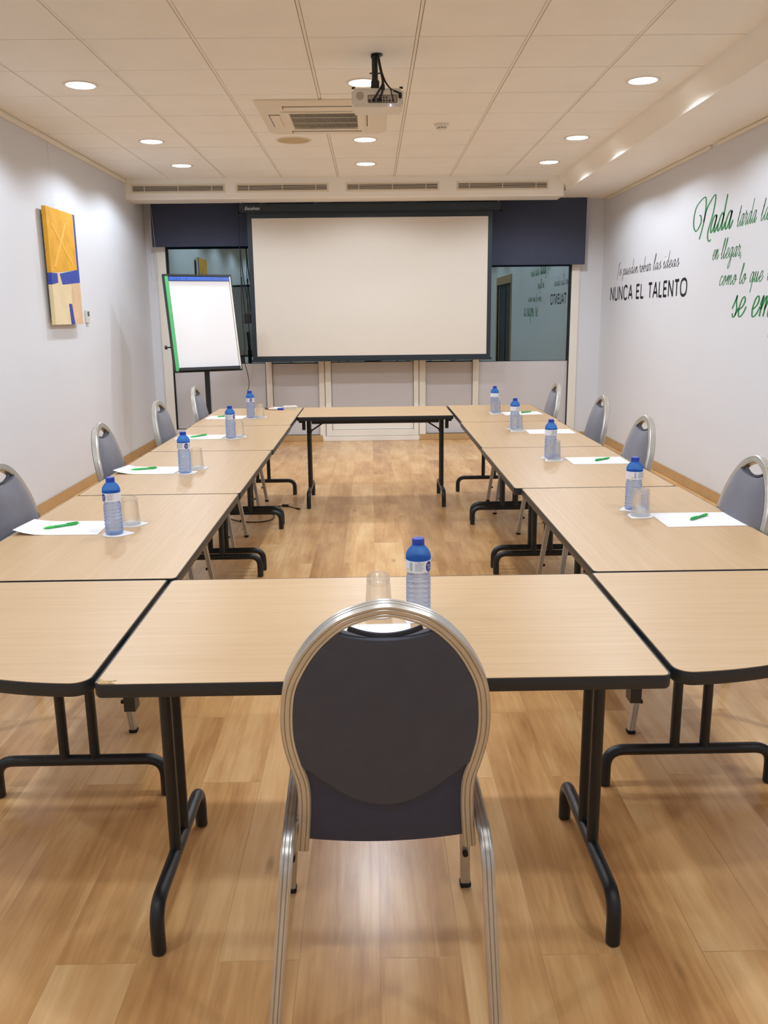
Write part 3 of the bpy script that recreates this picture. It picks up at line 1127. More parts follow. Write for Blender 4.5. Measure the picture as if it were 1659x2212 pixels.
# marker pens and eraser at the far left
def marker(x, y, rz, colname, rgb):
    t = thing('marker_pen', '%s capped whiteboard marker lying on the far left table' % colname, 'marker', (x, y, T + .0095), rz, 'marker pens on the far left table')
    Mx = Matrix.Rotation(R(90), 4, 'Y')
    bm = new(); add_lathe(bm, [(0, -.062), (.008, -.062), (.0092, -.058), (.0092, .018), (0, .018)], 16, M=Mx)
    obj('barrel', bm, M['white_plastic'], t)
    bm = new(); add_lathe(bm, [(0, .012), (.0095, .012), (.0095, .055), (.008, .062), (0, .063)], 16, M=Mx)
    obj('cap', bm, mat(colname + '_marker_cap', lin(rgb), .35), t)
marker(-.835, 7.195, R(176), 'green', (20, 96, 74))
marker(-.812, 7.172, R(182), 'red', (220, 66, 58))
marker(-.800, 7.148, R(188), 'black', (24, 24, 26))
marker(-.795, 7.125, R(-2), 'blue', (52, 66, 190))
t = thing('board_eraser', 'white rounded board eraser beside the marker pens on the far left table', 'eraser', (-.685, 7.17, T), R(12))
bm = new(); add_box(bm, -.062, .062, -.026, .026, .008, .03, .008); obj('grip', bm, M['white_plastic'], t, 40)
bm = new(); add_box(bm, -.06, .06, -.025, .025, 0, .009, .001); obj('felt_pad', bm, M['ivory'], t)

# ------------------------------------------------------------------ flip chart
FW_, FH_ = .714, .99
yaw, tilt = .478, .234
fr = Vector((math.cos(yaw), math.sin(yaw), 0)); fn_ = Vector((math.sin(yaw), -math.cos(yaw), 0))
fu = Vector((0, 0, math.cos(tilt))) - fn_ * math.sin(tilt)
fnn = fr.cross(fu).normalized()
base = Vector((-1.661, 8.887, .957))
t = thing('flip_chart', 'black framed flip chart with white paper pad and a green left strip', 'flip chart', (base.x, base.y, 0), 0)
BM_ = Matrix(((fr.x, fu.x, fnn.x, 0), (fr.y, fu.y, fnn.y, 0), (fr.z, fu.z, fnn.z, .957), (0, 0, 0, 1)))
def board(name, boxes, m, bev=.002, parent=t, label=None):
    bm = new()
    for b_ in boxes:
        add_box(bm, *b_, bev)
    bmesh.ops.transform(bm, matrix=BM_, verts=bm.verts)
    return obj(name, bm, m, parent, 35, label)
hw = FW_ / 2
board('board', [(-hw + .01, hw - .01, .01, FH_ - .01, -.012, 0)], M['paper'])
board('frame', [(-hw, -hw + .022, 0, FH_, -.018, .012), (hw - .02, hw, 0, FH_, -.018, .012), (-hw, hw, 0, .02, -.018, .012), (-hw, hw, FH_ - .022, FH_, -.018, .016)], M['plastic_black'])
board('side_strip', [(-hw + .018, -hw + .052, .012, FH_ - .012, 0, .015)], M['green'], label='green strip')
board('side_strip', [(hw - .026, hw - .012, .012, FH_ - .012, 0, .015)], M['white_plastic'], label='white strip')
cb = board('clamp_bar', [(-hw + .055, hw - .03, FH_ - .068, FH_ - .028, .004, .024)], M['blue_bar'], .004, label='blue clamp bar')
bm = new()
for x in (-.22, -.19, -.12, .15, .22, .255):
    add_cyl(bm, (x, FH_ - .048, .020), (x, FH_ - .048, .0255), .005, 8)
bmesh.ops.transform(bm, matrix=BM_, verts=bm.verts); obj('peg', bm, M['plastic_black'], cb)
# pad of sheets, the top one bulging a little below the clamp
bm = new()
G = []
nx, nz = 10, 24
for j in range(nz + 1):
    s = j / nz
    row = []
    for i in range(nx + 1):
        u = -1 + 2 * i / nx
        z_ = .045 + (FH_ - .11) * s
        d = .006 + .010 * math.exp(-((s - .985) / .02) ** 2) + .004 * math.sin(PI * s) + .002 * math.sin(7 * s) * u
        row.append(bm.verts.new(((hw - .0445) * u + .012, z_, d)))
    G.append(row)
for j in range(nz):
    for i in range(nx):
        bm.faces.new((G[j][i], G[j][i + 1], G[j + 1][i + 1], G[j + 1][i]))
r_ = bmesh.ops.extrude_face_region(bm, geom=list(bm.faces))
bmesh.ops.translate(bm, vec=(0, 0, -.006), verts=[v for v in r_['geom'] if isinstance(v, bmesh.types.BMVert)])
bmesh.ops.transform(bm, matrix=BM_, verts=bm.verts)
obj('paper_pad', bm, M['paper'], t, 60)
board('pen_tray', [(-hw + .05, hw - .03, .008, .04, .0, .05), (-hw + .05, hw - .03, .008, .016, .0, .06)], M['plastic_black'], .003)
bm = new()
add_cyl(bm, (-hw - .035, .26, -.02), (-hw, .26, -.02), .007, 10); add_cyl(bm, (-hw - .055, .26, -.02), (-hw - .035, .26, -.02), .02, 12)
bmesh.ops.transform(bm, matrix=BM_, verts=bm.verts); obj('clamp_knob', bm, M['plastic_black'], t)
bm = new()
bk = fn_ * -.07
add_box(bm, -.024, .024, -.02, .02, .03, 1.05, .003)
bmesh.ops.translate(bm, vec=(bk.x, bk.y, 0), verts=bm.verts)
obj('pole', bm, M['black_metal'], t)
bm = new()
for k in range(3):
    a = yaw - PI / 2 + k * 2 * PI / 3 + PI / 3
    tube(bm, [(bk.x, bk.y, .13), (bk.x + .18 * math.cos(a), bk.y + .18 * math.sin(a), .10), (bk.x + .40 * math.cos(a), bk.y + .40 * math.sin(a), .016)], .014, 10, 5)
obj('tripod_base', bm, M['black_metal'], t)
bm = new()
p = fu * .35 + Vector((0, 0, .957)) + fnn * -.02
add_cyl(bm, (bk.x, bk.y, .95), (p.x, p.y, p.z), .014, 10)
add_cyl(bm, (bk.x, bk.y, 1.0), (fu.x * .05 - fnn.x * .02, fu.y * .05 - fnn.y * .02, 1.0), .014, 10)
obj('tilt_bracket', bm, M['black_metal'], t)

# ------------------------------------------------------------------ projection screen and blinds
ysn = 10.15
t = thing('projection_screen', 'large white projection screen with black border hanging in front of the window', 'projection screen', (0, ysn, .97), 0)
def sbox(name, boxes, m, bev=.002, parent=t, label=None):
    bm = new()
    for b_ in boxes:
        x0, x1, y0, y1, z0, z1 = b_
        add_box(bm, x0, x1, y0 - ysn, y1 - ysn, z0 - .97, z1 - .97, bev)
    return obj(name, bm, m, parent, 35, label)
case = sbox('roller_case', [(-1.464, 1.482, ysn - .05, ysn + .06, 2.632, 2.722)], M['screen_black'], .012)
sbox('end_cap', [(-1.474, -1.462, ysn - .055, ysn + .065, 2.627, 2.727), (1.480, 1.492, ysn - .055, ysn + .065, 2.627, 2.727)], M['plastic_black'], .004)
sbox('border', [(-1.378, 1.384, ysn + .002, ysn + .006, 1.00, 2.64)], M['screen_black'], 0, label='black cloth border')
sbox('canvas', [(-1.325, 1.336, ysn - .002, ysn + .001, 1.046, 2.572)], M['screen'], 0)
bw = sbox('weight_bar', [(-1.395, 1.400, ysn - .012, ysn + .016, .982, 1.008)], M['screen_black'], .006)
bm = new()
text_mesh(bm, 'Excelvan', .048, lambda x, y: Vector((-1.31 + x, -.0515, 2.672 - .97 + y)), .35)
obj('maker_lettering', bm, M['label_white'], case, 0, 'small white italic lettering')
bm = new()
for x in (-1.44, 1.45):
    tube(bm, [(x, 0, 2.722 - .97), (x, 0, 2.80 - .97)], .003, 6)
    tube(bm, [(x - .02, 0, 2.718 - .97), (x, 0, 2.745 - .97), (x + .02, 0, 2.718 - .97)], .0025, 6)
obj('hanger', bm, M['metal'], t)
# roller blinds
def blind(x0, x1, zb, y, label):
    t = thing('roller_blind', label, 'blind', ((x0 + x1) / 2, y, zb), 0, 'dark roller blinds')
    h = (x1 - x0) / 2
    bm = new(); add_box(bm, -h, h, -.0015, .0015, 0.012, 2.84 - zb, 0); obj('fabric', bm, M['blind'], t)
    bm = new(); add_box(bm, -h, h, -.006, .006, 0, .018, .003); obj('hem_bar', bm, M['blind'], t)
    bm = new(); add_cyl(bm, (-h, .02, 2.838 - zb), (h, .02, 2.838 - zb), .02, 16); obj('roller', bm, M['white_plastic'], t)
    return t
bl1 = blind(-2.508, -1.262, 2.293, 10.38, 'dark grey roller blind pulled a little way down at the left window')
bl2 = blind(1.180, 2.502, 2.050, 10.38, 'dark grey roller blind pulled lower at the right window')
bm = new()
tube(bm, [(-2.515, 10.365, 2.80), (-2.52, 10.36, 2.3), (-2.545, 10.36, 2.02), (-2.51, 10.36, 1.915), (-2.46, 10.36, 1.99), (-2.475, 10.36, 2.3), (-2.50, 10.37, 2.80)], .0025, 6, 8)
o = obj('bead_chain', bm, M['bead'], bl1, 60)
o.matrix_parent_inverse = Matrix.Translation(Vector(bl1.location)).inverted()
# cable hanging at the screen's left end with a small connector box
t = thing('power_cord', 'thin black cord with a small box hanging at the left end of the screen', 'cable', (-1.49, 10.30, .45), 0)
bm = new()
cpts = [(-1.475, 10.21, 2.70), (-1.487, 10.28, 2.5), (-1.497, 10.31, 2.0), (-1.505, 10.32, 1.5), (-1.49, 10.32, 1.2), (-1.503, 10.32, .99), (-1.478, 10.33, .86), (-1.462, 10.33, .72), (-1.49, 10.33, .6), (-1.5, 10.36, .45), (-1.49, 10.44, .42)]
tube(bm, [(a + 1.49, b_ - 10.30, c - .45) for a, b_, c in cpts], .004, 6, 6)
obj('cord', bm, M['cord'], t)
bm = new()
tube(bm, [(-.005, .01, 1.85), (.02, .005, 1.5), (.07, .0, 1.12), (.05, .0, 1.02), (.02, 0, 1.12), (0, .01, 1.5)], .006, 6, 6)
obj('cord_loop', bm, M['cord'], t)
bm = new(); add_box(bm, .01, .085, -.02, .015, .97, 1.08, .006); obj('switch_box', bm, M['plastic_black'], t)

# ------------------------------------------------------------------ ceiling fixtures
def make_downlight(label, loc):
    t = thing('ceiling_downlight', label, 'downlight', loc, 0, 'round recessed ceiling downlights')
    bm = new(); add_lathe(bm, [(.088, .004), (.090, -.004), (.100, -.0065), (.108, -.005), (.110, 0), (.108, .001)], 40)
    obj('trim_ring', bm, M['reflector'], t, 50)
    bm = new(); add_lathe(bm, [(0, -.0022), (.0885, -.0022), (.0885, .0005), (0, .0005)], 40)
    obj('lens', bm, M['lens'], t, 50, 'lit white lens')
    return t
dl0 = None
side_n = {0: 'left', 1: 'middle', 2: 'right'}
for j, y in enumerate(LAMP_Y):
    for i, x in enumerate(LAMP_X):
        if j >= 3:
            lab = 'round lit ceiling downlight in the %s row, %s' % (side_n[i], {3: 'nearest of those in view', 4: 'middle of those in view', 5: 'farthest, by the air grilles'}[j])
            if i == 1 and j == 3:
                lab = 'round lit ceiling downlight just behind the projector mount'
            if dl0 is None:
                dl0 = make_downlight(lab, (x, y, ZC))
            else:
                dup(dl0, (x, y, ZC), 0, lab)
        else:
            lab = 'round ceiling downlight in the %s row, above or behind the camera' % side_n[i]
            dup(dl0, (x, y, ZC), 0, lab) if dl0 else None
        ld = bpy.data.lights.new('downlight_beam', 'SPOT')
        ld.energy = LAMP_W
        ld.color = LAMP_COL
        ld.spot_size = R(LAMP_HALF * 2)
        ld.spot_blend = 0.36
        ld.shadow_soft_size = 0.07
        lo = bpy.data.objects.new('downlight_beam', ld)
        COL.objects.link(lo)
        lo.location = (x, y, ZC - .006)

# air conditioning cassette
cx0, cx1, cy0, cy1 = -.79, .14, 6.385, 7.45
ccx, ccy = (cx0 + cx1) / 2, (cy0 + cy1) / 2
t = thing('air_conditioner', 'square ivory ceiling air conditioner with dark centre grille', 'air conditioner', (ccx, ccy, ZC), 0)
hx, hy = (cx1 - cx0) / 2, (cy1 - cy0) / 2
bm = new()
o1, i1 = rrect(-hx, hx, -hy, hy, .03, 4), rrect(-hx + .05, hx - .05, -hy + .05, hy - .05, .03, 4)
o2 = rrect(-.245, .245, -.27, .27, .04, 4)
ra = [[bm.verts.new((a, b_, z)) for a, b_ in q] for q, z in ((o1, 0), (o1, -.008), (i1, -.028), (o2, -.028), (o2, -.018))]
for a, b_ in zip(ra[:-1], ra[1:]):
    n = len(a)
    for k in range(n):
        bm.faces.new((a[k], a[(k + 1) % n], b_[(k + 1) % n], b_[k]))
body_ = obj('panel', bm, M['ivory'], t, 30)
for name, bx in (('flap', (-.27, .27, -hy + .085, -hy + .165)), ('flap', (-.27, .27, hy - .165, hy - .085)), ('flap', (-hx + .075, -hx + .145, -.2, .2)), ('flap', (hx - .145, hx - .075, -.2, .2))):
    bm = new(); add_box(bm, bx[0], bx[1], bx[2], bx[3], -.034, -.027, .003)
    fl_ = obj('flap', bm, M['ivory'], t)
    bm = new()
    a = bx
    g = .006
    add_box(bm, a[0] - g, a[0], a[2] - g, a[3] + g, -.0292, -.027); add_box(bm, a[0] - g, a[1] + g, a[2] - g, a[2], -.0292, -.027)
    obj('shadow_gap', bm, M['grille_dark'], fl_)
bm = new(); add_box(bm, -.24, .24, -.265, .265, -.019, -.016); obj('filter', bm, M['grille_dark'], t, label='dark filter')
bm = new()
add_box(bm, -.3, -.245, -.3, .3, -.036, -.026, .003); add_box(bm, .245, .3, -.3, .3, -.036, -.026, .003)
add_box(bm, -.25, .25, -.3, -.265, -.036, -.026, .003); add_box(bm, -.25, .25, .265, .3, -.036, -.026, .003)
gr = obj('grille_frame', bm, M['ivory'], t)
bm = new()
for k in range(47):
    x = -.24 + k * .0104
    add_box(bm, x - .0011, x + .0011, -.266, .266, -.026, -.0205)
for k in (1, 2):
    add_box(bm, -.245, .245, -.266 + k * .177 - .002, -.266 + k * .177 + .002, -.0265, -.024)
obj('grille_slats', bm, M['ivory'], gr)

# speaker, smoke detector
t = thing('ceiling_speaker', 'round beige ceiling speaker grille beside the air conditioner', 'speaker', (-.634, 7.785, ZC), 0)
bm = new(); add_lathe(bm, [(.132, .001), (.134, -.004), (.148, -.006), (.152, 0)], 40); obj('rim', bm, M['ivory'], t, 50)
bm = new(); add_lathe(bm, [(0, -.006), (.1, -.0055), (.133, -.003), (.133, .001)], 40); obj('mesh_cover', bm, M['speaker'], t, 60)
t = thing('smoke_detector', 'small white smoke detector on the ceiling right of the projector', 'smoke detector', (.573, 7.21, ZC), 0)
bm = new(); add_lathe(bm, [(.058, 0), (.058, -.012), (.05, -.018), (0, -.018)], 32); obj('base', bm, M['white_plastic'], t, 50)
bm = new(); add_lathe(bm, [(.036, -.016), (.038, -.024), (.036, -.036), (.028, -.042), (0, -.043)], 32); hd = obj('sensor_head', bm, M['white_plastic'], t, 50)
bm = new()
for k in range(10):
    a = k * PI / 5
    add_box(bm, -.006, .006, .0355, .0385, -.033, -.028, 0, Matrix.Rotation(a, 4, 'Z'))
obj('sensor_slots', bm, M['grille_dark'], hd)

# air grilles in the soffit
for k, (x0, x1) in enumerate(((-2.553, -1.545), (-1.432, -.434), (-.255, .755), (.940, 1.935))):
    cxg = (x0 + x1) / 2
    t = thing('air_grille', 'long slotted air grille in the soffit, %s' % ['at the far left', 'second from the left', 'third from the left', 'at the far right'][k], 'vent', (cxg, SY, 2.845), 0, 'slotted air grilles above the window')
    h = (x1 - x0) / 2
    bm = new()
    add_box(bm, -h, h, -.006, 0, .028, .046, .002); add_box(bm, -h, h, -.006, 0, -.046, -.028, .002)
    add_box(bm, -h, -h + .02, -.006, 0, -.03, .03, .002); add_box(bm, h - .02, h, -.006, 0, -.03, .03, .002)
    obj('frame', bm, M['ivory'], t)
    bm = new(); add_box(bm, -h + .018, h - .018, -.0012, .0, -.029, .029); obj('backing', bm, M['grille_dark'], t)
    bm = new()
    for q in range(5):
        z_ = -.0225 + q * .0112
        add_box(bm, -h + .018, h - .018, -.005, -.001, z_ - .0019, z_ + .0019)
    for q in (-.36, 0, .36):
        add_box(bm, q - .003, q + .003, -.0052, -.001, -.028, .028)
    obj('louvres', bm, M['ivory'], t)

# ------------------------------------------------------------------ projector on its ceiling mount
t = thing('projector', 'white projector hanging upside down from a black ceiling pole', 'projector', (.054, 5.36, 2.69), 0)
bm = new()
add_box(bm, -.146, .146, -.115, .115, -.046, .052, .014)
pb = obj('housing', bm, M['white_plastic'], t, 40)
bm = new(); add_cyl(bm, (-.098, -.1145, .010), (-.098, -.1175, .010), .022, 24); obj('speaker_grille', bm, mat('projector_speaker', lin((176, 168, 154)), .7), pb)
bm = new(); add_box(bm, -.055, .112, -.1165, -.112, -.028, .014, .003); pp = obj('port_panel', bm, mat('port_panel', lin((168, 160, 146)), .5), pb)
bm = new()
for x, z_, r_ in ((-.044, -.016, .007), (.036, .000, .0048), (.052, .000, .0048), (.036, -.016, .0055), (.052, -.016, .0048), (.088, -.016, .006)):
    add_cyl(bm, (x, -.116, z_), (x, -.1185, z_), r_, 12)
add_box(bm, .064, .074, -.119, -.116, -.021, -.011); add_box(bm, -.032, -.010, -.119, -.116, -.023, -.007, .002); add_box(bm, -.006, .026, -.119, -.116, -.023, -.004, .002)
obj('ports', bm, M['plastic_black'], pp)
bm = new(); add_cyl(bm, (.074, -.1145, -.040), (.074, -.1165, -.040), .004, 10); obj('status_light', bm, M['led'], pb, label='small lit lavender status light')
bm = new()
for x in (-.135, .135):
    add_cyl(bm, (x, -.09, .052), (x, -.09, .060), .010, 14)
obj('foot', bm, M['rubber'], pb)
bm = new(); add_cyl(bm, (.05, .115, 0), (.05, .135, 0), .03, 24); obj('lens', bm, M['plastic_black'], pb)
t2 = t
bm = new()
add_lathe(bm, [(0, .2545), (.034, .2545), (.034, .248), (.020, .243), (0, .243)], 24)
add_cyl(bm, (-.012, .0, .095), (-.012, .0, .245), .0175, 16)
add_cyl(bm, (-.012, 0, .235), (-.012, 0, .245), .023, 16)
add_box(bm, -.036, .012, -.024, .024, .060, .115, .004)
add_box(bm, -.034, .03, -.06, .06, .052, .062, .002)
add_cyl(bm, (-.042, 0, .155), (.018, 0, .155), .004, 8)
obj('ceiling_mount', bm, M['black_metal'], t2)
def cabl(pts, r):
    bm = new(); tube(bm, pts, r, 8, 6)
    return obj('cable', bm, M['cord'], t2)
cabl([(.004, -.02, .25), (.012, -.03, .20), (.022, -.04, .15), (.030, -.05, .11), (.028, -.08, .075), (.012, -.12, .04), (-.021, -.127, -.012)], .0055)
cabl([(.008, -.02, .25), (.016, -.03, .20), (.026, -.04, .15), (.034, -.05, .11), (.034, -.09, .08), (.028, -.12, .03), (.012, -.127, -.010)], .006)
cabl([(.006, -.02, .25), (.018, -.03, .19), (.030, -.045, .14), (.05, -.06, .09), (.08, -.10, .045), (.108, -.125, .028), (.128, -.127, .018)], .005)
cabl([(.008, -.02, .248), (.022, -.03, .18), (.032, -.045, .13), (.052, -.07, .08), (.072, -.11, .05), (.082, -.127, .01), (.088, -.125, -.012)], .003)
bm = new(); add_box(bm, .022, .042, -.108, -.088, .030, .075, .004); obj('cable_plug', bm, M['plastic_black'], t2)
bm = new(); add_box(bm, .119, .137, -.134, -.116, -.008, .024, .004); obj('cable_plug', bm, M['plastic_black'], t2)

# ------------------------------------------------------------------ left wall: canvas and thermostat
def paint_mat():
    m = bpy.data.materials.new('abstract_paint')
    m.use_nodes = True
    nt = m.node_tree
    b = nt.nodes['Principled BSDF']
    b.inputs['Roughness'].default_value = .55
    return m
t = thing('canvas_painting', 'tall narrow abstract canvas in yellow, blue and cream on the left wall', 'painting', (XL, 7.498, 1.449), 0)
H_, W_ = .918, .68
D0, D1 = .030, .062
def canv(name, col, pts, d0=D1, d1=D1 + .0015, nz=(14, .08), label=None):
    bm = new()
    add_prism(bm, [(-.338 + a * .676, b_ * H_) for a, b_ in pts], d0, d1, axis='x')
    return obj(name, bm, mat('paint_' + name, lin(col), .6, noise=nz, bump=(60, .3)), t, 35, label)
cv = canv('canvas', (226, 208, 168), [(0, 0), (1, 0), (1, 1), (0, 1)], D0, D1, (5, .08))
# yellow, blue and sand fields wrap the near edge by a hair
canv('yellow_field', (224, 166, 44), [(-.002, .445), (.93, .50), (.93, 1.0), (-.002, 1.0)], D0 + .001, D1 + .002, (9, .14))
canv('blue_field', (52, 72, 164), [(.93, .50), (.93, 1.001), (1.001, 1.001), (1.001, .385), (.35, .352), (.28, .445), (.93, .50)][:-1], D1 - .002, D1 + .0018, (7, .08))
canv('blue_field', (52, 72, 164), [(-.0025, .345), (.20, .365), (.20, .445), (-.0025, .444)], D0 + .0005, D1 + .0018, (7, .08))
canv('sand_field', (218, 184, 148), [(.62, .0), (1.001, .0), (1.001, .385), (.68, .368)], D1 - .002, D1 + .0012, (6, .1))
canv('blue_bar', (52, 66, 158), [(.55, -.001), (.68, -.001), (.62, .185), (.52, .185)], D1 - .002, D1 + .003, (7, .06))
canv('ochre_stroke', (232, 178, 66), [(.10, .86), (.16, .88), (.80, .56), (.76, .53)], D1, D1 + .004, (30, .1))
canv('ochre_stroke', (236, 186, 84), [(.10, .50), (.16, .49), (.66, .90), (.62, .92)], D1, D1 + .0045, (30, .1))
bm = new(); tube(bm, [(.02, .0, H_ + .0), (.012, 0, H_ + .02), (.003, 0, ZC - 1.449 - .05)], .0009, 5); obj('hanging_wire', bm, M['metal'], t)
bm = new(); add_box(bm, 0.0, D0, -.28, .28, .03, .06); add_box(bm, 0.0, D0, -.28, .28, H_ - .06, H_ - .03); obj('stretcher_bar', bm, M['wood_frame'], t)
t = thing('wall_thermostat', 'small white thermostat with a grey display beside the canvas', 'thermostat', (XL, 8.125, 1.515), 0)
bm = new(); add_box(bm, 0, .022, -.042, .042, -.06, .06, .005); tb = obj('casing', bm, M['white_plastic'], t)
bm = new(); add_box(bm, .0215, .0232, -.027, .027, .0, .045, .0); obj('display', bm, mat('display', lin((96, 112, 116)), .25), t)
bm = new(); add_box(bm, .0215, .0232, -.025, .025, -.04, -.012, .0); obj('button_strip', bm, mat('buttons', lin((206, 200, 190)), .5), t)

# ------------------------------------------------------------------ wall lettering on the right wall
XW = XR - .0012
def stroke(bm, pts, fn, wfn, n=7, raw=False):
    """ribbon along a smoothed stroke; pts in letter space (y up), fn maps to (wall s, z); width from direction"""
    P = smooth_path([(a, b_, 0) for a, b_ in pts], n) if not raw else [Vector((a, b_, 0)) for a, b_ in pts]
    Q = [Vector((*fn(p.x, p.y), 0)) for p in P]
    m = len(Q)
    L_, R_ = [], []
    for i in range(m):
        d = Q[min(i + 1, m - 1)] - Q[max(i - 1, 0)]
        if d.length < 1e-9:
            d = Vector((0, 1, 0))
        d.normalize()
        wd = wfn(d, i / (m - 1))
        nn = Vector((-d.y, d.x, 0)) * wd / 2
        a, b_ = Q[i] + nn, Q[i] - nn
        L_.append(a); R_.append(b_)
    vf = []
    for a, b_ in zip(L_, R_):
        vf.append([bm.verts.new((XW, -a.x, a.y)), bm.verts.new((XW, -b_.x, b_.y))])
    for a, b_ in zip(vf[:-1], vf[1:]):
        bm.faces.new((a[0], a[1], b_[1], b_[0]))

# script alphabet: x-height 1, strokes as point lists; value = (advance, strokes)
SC = {
 'a': (.95, [[(.60, .86), (.42, 1.0), (.18, .75), (.06, .30), (.16, .02), (.34, .10), (.56, .55), (.66, .98)], [(.66, .98), (.58, .45), (.60, .05), (.74, .03), (.95, .42)]]),
 'b': (.92, [[(.10, 2.0), (.08, 1.0), (.08, .15), (.22, .0), (.50, .12), (.62, .55), (.50, .95), (.30, .88), (.12, .45)], [(.62, .75), (.80, .70), (.92, .8)]]),
 'c': (.78, [[(.58, .80), (.48, 1.0), (.26, .90), (.08, .45), (.14, .04), (.36, .02), (.62, .22), (.78, .45)]]),
 'd': (.98, [[(.60, .86), (.42, 1.0), (.18, .75), (.06, .30), (.16, .02), (.34, .10), (.56, .55), (.66, .95)], [(.70, 2.0), (.64, 1.1), (.60, .30), (.66, .02), (.80, .08), (.98, .42)]]),
 'e': (.78, [[(.08, .36), (.40, .52), (.56, .80), (.44, 1.0), (.22, .88), (.06, .42), (.14, .04), (.34, .0), (.60, .20), (.78, .50)]]),
 'g': (.92, [[(.60, .86), (.42, 1.0), (.18, .75), (.06, .30), (.16, .02), (.34, .10), (.56, .55), (.66, .98)], [(.66, .98), (.60, .10), (.50, -.70), (.26, -1.05), (.12, -.80), (.34, -.30), (.92, .35)]]),
 'i': (.52, [[(.0, .55), (.20, 1.0), (.14, .30), (.20, .02), (.34, .06), (.52, .42)], [(.26, 1.42), (.28, 1.52)]]),
 'l': (.56, [[(.0, .40), (.30, 1.3), (.40, 1.9), (.28, 1.98), (.16, 1.3), (.10, .35), (.18, .02), (.34, .06), (.56, .42)]]),
 'm': (1.36, [[(.0, .55), (.18, 1.0), (.12, .4), (.10, .0)], [(.12, .35), (.36, .85), (.50, .96), (.50, .5), (.46, .0)], [(.48, .35), (.74, .85), (.90, .96), (.88, .45), (.90, .05), (1.06, .04), (1.36, .45)]]),
 'n': (1.0, [[(.0, .55), (.18, 1.0), (.12, .4), (.10, .0)], [(.12, .35), (.36, .85), (.54, .96), (.50, .45), (.54, .05), (.70, .04), (1.0, .45)]]),
 'o': (.86, [[(.46, .98), (.22, .88), (.06, .40), (.16, .02), (.40, .06), (.60, .50), (.52, .92), (.38, .80), (.44, .45), (.86, .52)]]),
 'p': (.90, [[(.10, 1.0), (.06, .3), (.02, -.4), (.0, -1.0)], [(.08, .35), (.28, .85), (.50, 1.0), (.64, .65), (.50, .12), (.28, .0), (.16, .12)], [(.52, .10), (.70, .12), (.90, .42)]]),
 'q': (.92, [[(.60, .86), (.42, 1.0), (.18, .75), (.06, .30), (.16, .02), (.34, .10), (.56, .55), (.66, .98)], [(.66, .98), (.62, .3), (.58, -.4), (.56, -1.0)], [(.60, -.1), (.92, .40)]]),
 'r': (.72, [[(.0, .50), (.14, 1.15), (.16, .88), (.44, .90), (.36, .40), (.38, .04), (.52, .04), (.72, .42)]]),
 's': (.70, [[(.0, .40), (.26, .90), (.34, 1.08), (.34, .80), (.50, .40), (.42, .04), (.22, -.02), (.10, .16)], [(.42, .04), (.70, .42)]]),
 't': (.62, [[(.0, .45), (.22, 1.0), (.30, 1.72), (.22, 1.0), (.12, .30), (.20, .02), (.36, .06), (.62, .45)], [(.06, 1.12), (.42, 1.20)]]),
 'u': (.98, [[(.0, .55), (.16, 1.0), (.08, .35), (.16, .02), (.36, .12), (.58, .98)], [(.58, .98), (.52, .40), (.56, .04), (.70, .04), (.98, .45)]]),
 'z': (.80, [[(.10, .88), (.30, .98), (.56, .90), (.30, .40), (.08, .04), (.34, .06), (.56, .0), (.80, .30)]]),
 ',': (.30, [[(.10, .10), (.14, .02), (.04, -.28)]]),
 'N': (1.9, [[(.42, 1.25), (.62, 1.28), (.72, 1.0), (.52, .30), (.22, .0), (.02, .55), (.10, 1.4), (.42, 2.2), (.72, 2.42), (.88, 2.15), (.80, 1.2), (.66, .2), (.52, -.62)],
             [(.66, .35), (.84, 1.2), (1.10, 2.1), (1.38, 2.62), (1.52, 2.40), (1.42, 1.5), (1.28, .5), (1.20, -.4), (1.32, -.72), (1.46, -.68), (1.56, -.5)]]),
 'T': (.85, [[(.02, 1.55), (.40, 1.75), (.85, 1.90)], [(.42, 1.7), (.34, .9), (.20, 0.0), (.12, -.7)]]),
}
def script_word(bm, word, y0, y1, z0, xh, wfn, slant=.32, asc=1.0):
    """write word from wall position y0 down to y1 (towards the camera)"""
    tot = sum(SC[c][0] for c in word)
    sx = (y0 - y1) / (tot + slant * .6)
    x = 0
    for c in word:
        adv, strokes = SC[c]
        for st in strokes:
            def fn(a, b_, x=x):
                bb = b_ if b_ <= 1 or c == 'N' else 1 + (b_ - 1) * asc
                return (-y0 + (x + a) * sx + slant * bb * xh * .55, z0 + bb * xh)
            stroke(bm, st, fn, wfn)
        x += adv

t = thing('wall_lettering', 'black vinyl quote on the right wall, nearer the window', 'wall lettering', (0, 0, 0), 0)
def wb(d, s):
    return .0065
for wd_, a, b_ in (('Te', 9.86, 9.66), ('pueden', 9.634, 9.06), ('robar', 9.06, 8.66), ('las', 8.62, 8.345), ('ideas', 8.325, 7.86)):
    bm = new(); script_word(bm, wd_, a, b_, 1.893, .063, lambda d, s: .0045 + .0055 * abs(d.y), .5, 1.35)
    obj('script_word', bm, M['letter_black'], t, 0)
